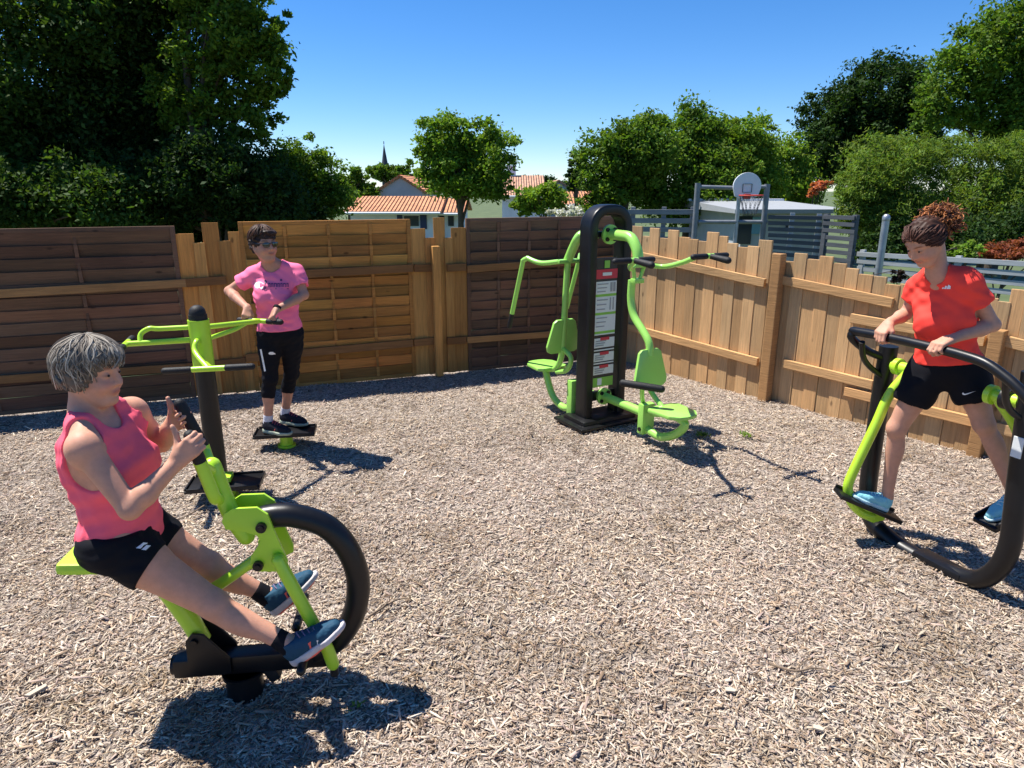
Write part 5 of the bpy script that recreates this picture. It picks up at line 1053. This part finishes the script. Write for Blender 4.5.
# ---- the rower
def rower_woman():
    t = thing('person', 'person with short grey hair in coral vest and black shorts rowing on the hoop machine', 'person', b1(-.45, 0, 0))
    fw = nrm(U1 * .94 - L1 * .34); pc = b1(-.39, .0, .81); cc = b1(-.42, -.01, 1.125); nb = b1(-.452, 0, 1.31)
    T, (f1, r1, u1), (f2, r2, u2) = torso(pc, nrm(U1 - L1 * .1), cc, fw, nb, dict(wf=.122, wl=.142, cfw=.118, cl=.155, br=.076, bo=.092, bd=-.035, hl=.165, hf=.125))
    SR_ = p1(84, 447, -.175); SL_ = nb + (nb - SR_) * V(1, 1, 0) * .9 + V(0, 0, -.075); SL_ = b1(-.36, .165, 1.25)
    ER = p1(130, 509, -.235); gR = p1(193, 447, -.1); gL = p1(186, 418, .1)
    axR = nrm(p1(187, 430, -.1) - p1(200, 462, -.1))
    WR, dR, nR = grip_pose(gR, nrm(p1(196, 444, -.14) - p1(168, 472, -.14)), L1 + U1 * .15, .024, .014); WL, dL, nL = grip_pose(gL, nrm(p1(184, 417, .14) - p1(158, 434, .14)), -L1 + U1 * .1, .024)
    EL = (SL_ + WL) / 2 + V(0, 0, -.13) + L1 * .07
    SHs = shoulders(SL_, SR_, nb, cc, u2)
    A = arm(SR_, ER, WR, 1.06) + arm(SL_, EL, WL, 1.04)
    HN = hand(WR, dR, nR, axR, (48, 74, 40), 'up', 1.08) + hand(WL, dL, nL, axR, (50, 74, 40), 'up', 1.06)
    hR, hL = b1(-.385, -.092, .78), b1(-.385, .092, .78); kR, kL = p1(214, 605, -.12), p1(209, 566, .11); aR, aL = p1(289, 644, -.16), p1(268, 596, .12)
    fwL = nrm(U1 * .5 + ZZ * .9)
    LG = leg(hR, kR, aR, fwL, 1.03) + leg(hL, kL, aL, fwL, 1.0)
    hc = p1(92.5, 373, -.005); hf = nrm(U1 * .95 - L1 * .22 - ZZ * .10); H = head(hc, hf, ZZ + U1 * .05, 1.0, smile=1.0)
    NK = [cone(nb - u2 * .03, H['h'](-.035, 0, -.05), .060, .054, .035)]
    body = Field(T + SHs + NK + A + LG + HN + H['P'] + [cone(aR, aR + nrm(aR - kR) * .03, .034, .034, .01), cone(aL, aL + nrm(aL - kL) * .03, .034, .034, .01)], .0046)
    skin_obj('body', body, skin_mat('skin_rower'), t, skin_col(H, (.62, .31, .205), brow=(.5, .45, .42)))
    eyes(H, t)
    # vest
    F = Field(T + SHs, .0055, .0115); F.fold(.0026, 26, 4, (1, 1, 2.0)); F.clip(pc - u1 * .025, nrm(-u1 - f1 * .22)); F.clip(nb + u2 * .028, u2)
    F.cut([ell(nb + f2 * .05 + u2 * .02, f2, r2, u2, .105, .070, .125, .01), ell(nb - f2 * .07 + u2 * .02, f2, r2, u2, .09, .066, .07, .01)])
    for S_, q in ((SR_, 1), (SL_, -1)): F.cut([cone(S_ + r2 * q * .028 + u2 * .07, S_ + r2 * q * .036 - u2 * .11, .088, .076, .01), cone(S_ + r2 * q * .05, S_ + r2 * q * .16, .09, .09, .01)])
    vest = skin_obj('vest', F, CORAL, t, it=5)
    # shorts
    sh = T[:3] + [cone(hR, hR + (kR - hR) * .33, .108, .097, .03), cone(hL, hL + (kL - hL) * .33, .104, .093, .03)]
    F = Field(sh, .0055, .006); F.fold(.0025, 34, 5); F.clip(pc + u1 * .05, nrm(u1 + f1 * .1)); F.clip(hR + (kR - hR) * .34, nrm(kR - hR + ZZ * .05)); shorts = skin_obj('shorts', F, BLK, t, it=5)
    c = at(143, 546, (pc[1] - .1)); k = mpp(c); 
    decal('logo', shorts, c, CR, _u, [[(x * k, y * k) for x, y in p] for p in ([(-6, -2), (-2, -2.5), (4, 3), (0, 3.5)], [(-1, -3.5), (3, -4), (7, .5), (3, 1)])], MARK, shorts)
    # shoes on the pegs, toes up
    for a_, k_, g0, g1, o in ((aR, kR, (292, 668), (349, 626), -.16), (aL, kL, (276, 614), (321, 574), .12)):
        g = p1(*g0, o); dd = nrm(p1(*g1, o) - g); nn = nrm(np.cross(dd, L1)); nn = nn if nn @ (k_ - a_) > 0 else -nn
        # heel rests below the ankle along the sole normal
        g = a_ - nn * .085 - dd * .05
        m_ = shoe('shoe', g, dd, nn, NAVYSHOE, SOLEW, t, .285, accents=[(CORALS, [[(-.02, -.012), (.0, -.012), (.02, .024), (.006, .024)]]), (MARK, [[(.018, -.014), (.026, -.014), (.05, .012), (.043, .014)]])], lacem=mat('violet_lace', (.16, .12, .22), .7))
        F = Field([cone(g + dd * .05 + nn * .022, g + dd * .12 + nn * .020, .047, .043, .02), cone(g + dd * .12 + nn * .020, g + dd * .225 + nn * .024, .046, .040, .02)], .0045, pad=.02); F.clip(g + nn * -.012, -nn); F.clip(g + nn * .004, nn); skin_obj('outsole', F, CORALS, m_)
        F = Field([cone(a_ - nn * .03, a_ + nrm(k_ - a_) * .05, .045, .040, .01)], .0045, pad=.02); skin_obj('sock', F, BLK, t)
    # bob of streaked grey hair
    r = np.random.default_rng(21); E = H['E']
    cap = [E(-.016, 0, .036, .106, .089, .098, .03), E(-.055, 0, -.004, .055, .080, .078, .04), E(.052, .0, .074, .05, .066, .036, .03), E(-.016, -.070, .004, .050, .026, .056, .03), E(-.016, .070, .004, .050, .026, .056, .03)]
    F = Field(cap, .0045, pad=.03); F.cut([E(.112, 0, -.034, .078, .105, .088), E(.05, 0, -.11, .07, .12, .055)]); F.cut([cone(H['h'](-.07, -.1, -.115), H['h'](-.07, .1, -.115), .04, .04)]); F.fold(.003, 90, 8)
    bt = F
    def path(r, i):
        ph = r.uniform(0, 6.283); front = math.cos(ph); pts = []; L = r.uniform(.75, 1.0); sw = r.normal(.18, .34); lift = r.uniform(-.002, .011) + (.004 if i % 13 == 0 else 0)
        sd = r.uniform(.04, .095) * (1.0 if front < .1 else .6)
        for j in range(14):
            th = .05 + (min(j, 10) / 10) * (1.52 if front < .2 else 1.52 - .46 * (front - .2) / .8); p2 = ph + sw * (j / 10) + .10 * math.sin(j * .7 + i * 1.7)
            a = -.016 + (.113 + lift + (.006 if front < 0 else .012)) * math.sin(th) * math.cos(p2); b = (.101 + lift) * math.sin(th) * math.sin(p2); d = .036 + (.101 + lift) * math.cos(th) * (1.0 if th < 1.57 else 1.25)
            if j > 10: q_ = (j - 10) / 3; d -= sd * q_; a -= .004 * q_ - .012 * q_ * (front < -.2); b *= 1 - .20 * q_
            if a > .062 and d < .05 + .02 * math.sin(i): break
            if a > .03 and d < -.02: break
            if d < -.1: break
            pts.append(H['h'](a, b, d))
        return pts
    st = strands(r, H, 1050, path, .0027, [(.31, .27, .22), (.44, .40, .34), (.19, .16, .13), (.11, .09, .075), (.25, .21, .165)], [.24, .12, .24, .16, .24])
    hair_obj('hair', F, np.array([.13, .105, .085]), st, t)
rower_woman()

# ---- the woman on the twister
def twister_woman():
    hub = gz(287, 446); zt = .149
    t = thing('person', 'person in sunglasses with pink printed t-shirt standing on the twister plate', 'person', hub + ZZ * zt)
    gR, gL = gz(264, 431, zt), gz(281, 422, zt); fd = nrm(V(.94, -.34, 0)); aR = gR + fd * .05 + ZZ * .085; aL = gL + fd * .05 + ZZ * .085
    pc = V(-1.90, 5.50, 1.0); cc = V(-1.91, 5.52, 1.315); nb = V(-1.915, 5.53, 1.535)
    pf = V(.35, -.94, 0); cf = V(.0, -1, .02)
    T, (f1, r1, u1), (f2, r2, u2) = torso(pc, pf, cc, cf, nb, dict(wl=.152, wf=.115, cl=.155, cfw=.112, br=.072, bo=.088, hl=.172, hf=.122))
    SR_ = nb - V(.165, .0, .075); SL_ = nb + V(.18, 0, -.06)
    e = at(260, 321, 5.2); lat = nrm(V(-.97, .24, 0)); bR = e + lat * .125; bL = e - lat * .125
    WR, dR, nR = grip_pose(bR, V(.12, -.75, -.65), V(0, -.55, -.8), .022); WL, dL, nL = grip_pose(bL, V(-.25, -.75, -.6), V(0, -.55, -.8), .022)
    ER = at(229, 291, 5.52); EL = at(304, 295, 5.46)
    SHs = shoulders(SL_, SR_, nb, cc, u2); A = arm(SR_, ER, WR, .98) + arm(SL_, EL, WL, .98)
    HN = hand(WR, dR, nR, V(1, 0, 0)) + hand(WL, dL, nL, V(-1, 0, 0))
    hR, hL = pc - r1 * -.085 - u1 * .03, pc - r1 * .085 - u1 * .03
    if hR[0] > hL[0]: hR, hL = hL, hR
    kR = (hR + aR) / 2 + fd * .03 + V(-.01, -.01, .015); kL = (hL + aL) / 2 + fd * .035 + V(.0, 0, .015)
    LG = leg(hR, kR, aR, fd, 1.0) + leg(hL, kL, aL, fd, 1.0)
    hf = nrm(V(.74, -.67, .02)); hc = at(264, 245, 5.46); H = head(hc, hf, ZZ + V(-.04, 0, 0), 1.06, smile=.2)
    NK = [cone(nb - u2 * .03, H['h'](-.03, 0, -.055), .055, .05, .035)]
    body = Field(T + SHs + NK + A + LG + HN + H['P'], .0055); skin_obj('body', body, skin_mat('skin_twister'), t, skin_col(H, (.50, .25, .165), lip=(.8, .55, .55)))
    # t-shirt
    sl_ = [cone(SR_, SR_ + (ER - SR_) * .52, .052, .055, .02), cone(SL_, SL_ + (EL - SL_) * .62, .052, .055, .02)]
    F = Field(T + SHs + sl_, .0058, .012); F.fold(.0032, 22, 14, (1, 1, 1.3)); F.clip(pc + u1 * .02, -u1); F.clip(SR_ + (ER - SR_) * .56, nrm(ER - SR_)) if False else None
    F.cut([ell(nb + f2 * .04 + u2 * .035, f2, r2, u2, .085, .080, .088), cone(nb, nb + u2 * .2, .066, .09)])
    F.cut([cone(SR_ + (ER - SR_) * .60 + nrm(ER - SR_) * .052, SR_ + (ER - SR_) * 1.2, .085, .085), cone(SL_ + (EL - SL_) * .68 + nrm(EL - SL_) * .052, SL_ + (EL - SL_) * 1.2, .085, .085)])
    shirt = skin_obj('t_shirt', F, PINK, t, it=5)
    c = at(272, 285, 5.4); k = mpp(c) * .98
    def px(p): return [((x - 272) * k, -(y - 285) * k) for x, y in p]
    blob = [(255, 285), (256, 282.6), (258.5, 281.6), (261.5, 281.8), (264, 283.5), (263.6, 287), (262, 289.5), (260, 288), (257.5, 288.4), (255.5, 287)]
    decal('shirt_print', shirt, c, CR, _u, [px(blob)], MARK, shirt)
    polys = [[(264.2, 280.4), (266.4, 280), (267.2, 282), (266, 288), (264.6, 290.6), (263.6, 289.6), (264.8, 286), (265.2, 282.4)], [(281, 278.6), (282.4, 280), (281, 281.2), (279.6, 280)]]
    x = 268.6
    for w in (2.0, 2.0, 2.6, 2.2, 2.0, 2.4, 2.0):
        polys += [[(x, 283), (x + .7, 283), (x + .7, 287), (x, 287)], [(x + w - .7, 283), (x + w, 283), (x + w, 287), (x + w - .7, 287)], [(x + .7, 283), (x + w - .7, 283), (x + w - .7, 283.9), (x + .7, 283.9)]]; x += w + .7
    polys.append([(275, 288.4), (288, 288.4), (288, 289.2), (275, 289.2)])
    decal('shirt_lettering', shirt, c, CR, _u, [px(p) for p in polys], INK, shirt)
    # leggings to mid calf
    F = Field(T[:3] + [T[3]] + LG, .0058, .005); F.clip(pc + u1 * .09, u1); zc = 0
    F.clip(kR + (aR - kR) * .42, nrm(aR - kR) + 0); F.fold(.0016, 36, 6); leg_ = skin_obj('leggings', F, BLK, t, it=5)
    c = at(271, 358, 5.4); k = mpp(c)
    def p2(p): return [((x - 271) * k, -(y - 358) * k) for x, y in p]
    decal('reflective_stripe', leg_, c, CR, _u, [p2([(260.6, 349.5), (262.2, 349.2), (266, 371), (264.4, 371.6)])], MARK, leg_)
    decal('logo', leg_, c, CR, _u, [p2([(268.5, 353.5), (270, 352), (273, 352), (275.6, 354.2), (272, 354.8), (269.5, 354.6)])], MARK, leg_)
    for g, a_, k_ in ((gR, aR, kR), (gL, aL, kL)):
        shoe('shoe', g, fd, ZZ, BLACKSHOE, SOLEG, t, .285, accents=[(CORALS, [[(.0, -.012), (.012, -.012), (.03, .02), (.02, .02)]])], lacem=mat('pink_lace', (.5, .08, .12), .7))
        F = Field([cone(a_ - ZZ * .02, a_ + nrm(k_ - a_) * .055, .043, .039, .01)], .005, pad=.02); skin_obj('sock', F, SOCK, t)
    r = np.random.default_rng(5); E = H['E']
    F = Field([E(-.016, 0, .038, .102, .085, .094, .03), E(-.06, 0, .0, .055, .074, .07, .04), E(.05, -.02, .088, .05, .06, .03, .03)], .005, pad=.03); F.fold(.004, 80, 9); F.cut([E(.115, 0, -.035, .08, .10, .088), E(.03, 0, -.10, .09, .12, .068)])
    def path(r, i):
        ph = r.uniform(0, 6.283); pts = []; L = r.uniform(.5, .95); sw = r.normal(.25, .3); lift = r.uniform(0, .016); s0 = r.uniform(.05, .5)
        for j in range(8):
            th = s0 + (j / 7) * L * 1.25; p2 = ph + sw * (j / 7); a = -.016 + (.106 + lift) * math.sin(th) * math.cos(p2); b = (.090 + lift) * math.sin(th) * math.sin(p2); d = .038 + (.097 + lift) * math.cos(th)
            if a > .03 and d < .062 and abs(b) < .08 or d < -.06: break
            pts.append(H['h'](a, b, d))
        return pts
    hair_obj('hair', F, np.array([.035, .02, .015]), strands(r, H, 330, path, .0045, [(.06, .03, .022), (.13, .06, .035), (.03, .018, .014)], [.4, .25, .35]), t)
    # sunglasses
    m = MB(); h = H['h']
    for q in (-1, 1):
        pts = [h(.106 - abs(b) * .25, q * b, d) for b, d in ((.008, .020), (.034, .025), (.060, .020), (.062, .004), (.050, -.012), (.028, -.015), (.012, -.006))]; m.prism(pts, H['f'] + H['r'] * q * .25, .004, .0015)
        m.tube([h(.09, q * .062, .017), h(.05, q * .073, .016), h(-.015, q * .079, .012)], .0032, 8)
    m.tube([h(.104, -.012, .014), h(.108, 0, .017), h(.104, .012, .014)], .003, 8, curve=2); m.build('sunglasses', LENS, t)
    w = WL; m = MB(); m.tube([w - dL * .03, w - dL * .012], .033, 18); m.build('wrist_watch', BLK, t)
twister_woman()

# ---- the woman on the air walker
def walker_woman():
    t = thing('person', 'person with curly red brown bun in red orange t-shirt walking on the air walker', 'person', V(2.42, 3.70, .25))
    Fw = -N4; fo = -.24
    pc = V(2.44, 3.705, 1.17); cc = V(2.375, 3.70, 1.47); nb = V(2.288, 3.69, 1.675)
    pf = nrm(Fw * .8 + D4 * .55); cf = nrm(Fw * .80 + D4 * .52 - ZZ * .12)
    T, (f1, r1, u1), (f2, r2, u2) = torso(pc, pf, cc, cf, nb, dict(wl=.128, wf=.10, cl=.142, cfw=.105, br=.064, bo=.082, hl=.162, hf=.115))
    SR_ = at(920, 287, 3.86); SL_ = at(967, 282, 3.58)
    bR = p4(884, 336, fo); bL = p4(941, 350, fo)
    WR, dR, nR = grip_pose(bR, Fw * .75 - ZZ * .55 + D4 * .1, -ZZ * .8 - Fw * .3, .026, .014); WL, dL, nL = grip_pose(bL, Fw * .85 - ZZ * .25 - D4 * .12, -ZZ * .95 - Fw * .2, .026, .014)
    ER = at(906, 314, 3.92); EL = at(993, 325, 3.56)
    SHs = shoulders(SL_, SR_, nb, cc, u2); A = arm(SR_, ER, WR, .92) + arm(SL_, EL, WL, .95)
    HN = hand(WR, dR, nR, D4, (42, 72, 45), 'wrap', 1.05) + hand(WL, dL, nL, -D4, (42, 72, 45), 'wrap', 1.05)
    hR = pc + (r1 * .085 if r1[1] > 0 else -r1 * .085) - ZZ * .02; hL = pc - (r1 * .085 if r1[1] > 0 else -r1 * .085) - ZZ * .02
    c = (at(836, 492, 3.86) + at(899, 519, 3.86)) / 2; X = nrm(at(899, 519, 3.86) - at(836, 492, 3.86)); Zv = nrm(np.cross(X, V(.1, .99, 0))); Zv = Zv if Zv[2] > 0 else -Zv
    gR = c + Zv * .0145 + X * .125; dRf = -X; aR = gR + dRf * .05 + Zv * .085
    f2_ = at(1006, 512, 3.5); X2 = nrm(V(.93, .2, .42)); Z2 = np.cross(X2, nrm(V(-.2, .97, 0))); gL = f2_ + Z2 * .0045 + X2 * .12; dLf = -X2; aL = gL + dLf * .05 + Z2 * .085
    kR = at(897, 428, 3.81); kL = at(984, 424, 3.58)
    LG = leg(hR, kR, aR, Fw, .95) + leg(hL, kL, aL, Fw, .95)
    hf = nrm(V(-.76, -.30, -.74)); hc = at(925, 241, 3.64); H = head(hc, hf, ZZ, 1.0, smile=1.0)
    NK = [cone(nb - u2 * .03, H['h'](-.045, 0, -.045), .054, .049, .035)]
    body = Field(T + SHs + NK + A + LG + HN + H['P'], .005); skin_obj('body', body, skin_mat('skin_walker'), t, skin_col(H, (.56, .285, .19), brow=(.3, .22, .18)))
    eyes(H, t)
    sl_ = [cone(SR_, SR_ + (ER - SR_) * .42, .049, .052, .02), cone(SL_, SL_ + (EL - SL_) * .40, .049, .054, .02)]
    F = Field(T + SHs + sl_, .0055, .0165); F.fold(.0030, 23, 31, (1, 1, 1.3)); F.clip(pc + u1 * .03, nrm(-u1))
    F.cut([ell(nb + f2 * .03 + u2 * .045, f2, r2, u2, .068, .052, .075), cone(nb + u2 * .02, nb + u2 * .2, .054, .075), cone(nb + f2 * .055 + u2 * .03, nb + f2 * .13 - u2 * .05, .05, .010)])
    F.cut([cone(SR_ + (ER - SR_) * .52 + nrm(ER - SR_) * .06, SR_ + (ER - SR_) * 1.2, .085, .085), cone(SL_ + (EL - SL_) * .50 + nrm(EL - SL_) * .06, SL_ + (EL - SL_) * 1.2, .085, .085)])
    shirt = skin_obj('t_shirt', F, ORANGE, t, it=5)
    c = at(946.5, 287, 3.5); k = mpp(c)
    decal('logo', shirt, c, CR, _u, [[(x * k, y * k) for x, y in p] for p in ([(-4, -2), (-2.6, -2), (-2.0, -.6), (-3.2, -.2)], [(-2.2, -2), (-.4, -2), (.6, .8), (-1.0, 1.3)], [(0, -2), (3.6, -2), (3.6, .8), (1.6, 2.4)])], MARK, shirt)
    sh = T[:3] + [cone(hR, hR + (kR - hR) * .42, .098, .098, .03), cone(hL, hL + (kL - hL) * .42, .098, .100, .03)]
    F = Field(sh + [T[3]], .0055, .008); F.fold(.004, 24, 12); F.clip(pc + u1 * .085, u1)
    F.cut([cone(hR + (kR - hR) * .50 + nrm(kR - hR) * .11, kR, .13, .13), cone(hL + (kL - hL) * .50 + nrm(kL - hL) * .11, kL, .13, .13)]); shorts = skin_obj('shorts', F, BLK, t, it=5)
    c = at(969, 393, 3.42); k = mpp(c)
    sw = [(-6.5, -.6), (-5.6, -2.0), (-4, -2.3), (-1, -1.3), (6, 2.2), (-1, -.2), (-3.6, -.9), (-4.8, -.3), (-4.9, .8)]
    sw2 = [[(-6, -.3), (-5.4, -1.8), (-3.8, -2.2), (-3.4, -.9), (-4.6, -.4), (-4.9, .7)], [(-3.8, -2.2), (-1, -1.3), (-1, -.2), (-3.4, -.9)], [(-1, -1.3), (6, 2.2), (-1, -.2)]]
    decal('logo', shorts, c, CR, _u, [[(x * k, y * k) for x, y in p] for p in sw2], MARK, shorts)
    shoe('shoe', gR, dRf, Zv, SKY_SHOE, mat('blue_sole', (.42, .62, .66), .6), t, .25, lacem=mat('aqua_lace', (.6, .78, .8), .7)); shoe('shoe', gL, dLf, Z2, SKY_SHOE, mat('aqua_sole', (.42, .62, .66), .6), t, .25, lacem=mat('pale_lace', (.6, .78, .8), .7))
    r = np.random.default_rng(8); E = H['E']; h = H['h']
    F = Field([E(-.016, 0, .036, .098, .080, .089, .03), E(-.055, 0, .01, .055, .066, .06, .04), ell(H['c'] + (at(940, 221, 3.68) - at(925, 241, 3.64)), H['f'], H['r'], H['u'], .05, .06, .05, .02)], .005, pad=.03); F.fold(.0025, 90, 10); pn = nrm(H['f'] * .75 - H['u'] * .66); F.clip(H['c'] + pn * .004, pn)
    bun = H['c'] + (at(940, 221, 3.68) - at(925, 241, 3.64))
    def path(r, i):
        if i < 230:                                   # swept back from the forehead to the bun
            b0 = r.uniform(-1, 1); q0 = r.uniform(.0, .016); dd_ = .078 - .12 * abs(b0) ** 1.6; a0 = (q0 * .9 + .66 * dd_) / .75; b0 = .080 * math.copysign(abs(b0) ** .7, b0)
            p0 = h(a0, b0, dd_); pts = []
            for j in range(9):
                q = j / 8; p = p0 * (1 - q) + bun * q; v = p - h(-.016, 0, .036); dist = np.linalg.norm(v); p = h(-.016, 0, .036) + v / dist * max(dist, .096 + .006 * math.sin(i + j)) if dist < .12 else p; pts.append(p + r.normal(0, .0012, 3))
            return pts
        u_ = nrm(r.normal(size=3)); c0 = bun + u_ * V(.078, .068, .062) * r.uniform(.7, 1.15); ax = nrm(r.normal(size=3)); e1 = nrm(np.cross(ax, V(.3, .5, .8))); e2 = np.cross(ax, e1); rad = r.uniform(.007, .017); g = r.normal(0, .012, 3) + (c0 - bun) * .25; a0 = r.uniform(0, 6)
        return [c0 + (e1 * math.cos(a0 + j * .75) + e2 * math.sin(a0 + j * .75)) * rad + (ax * .012 + g) * (j / 8) for j in range(11)]
    hair_obj('hair', F, np.array([.05, .022, .014]), strands(r, H, 720, path, .0033, [(.15, .05, .022), (.36, .125, .04), (.06, .024, .016), (.42, .165, .055)], [.3, .28, .2, .22], dk=(230, (.075, .030, .020))), t)
walker_woman()
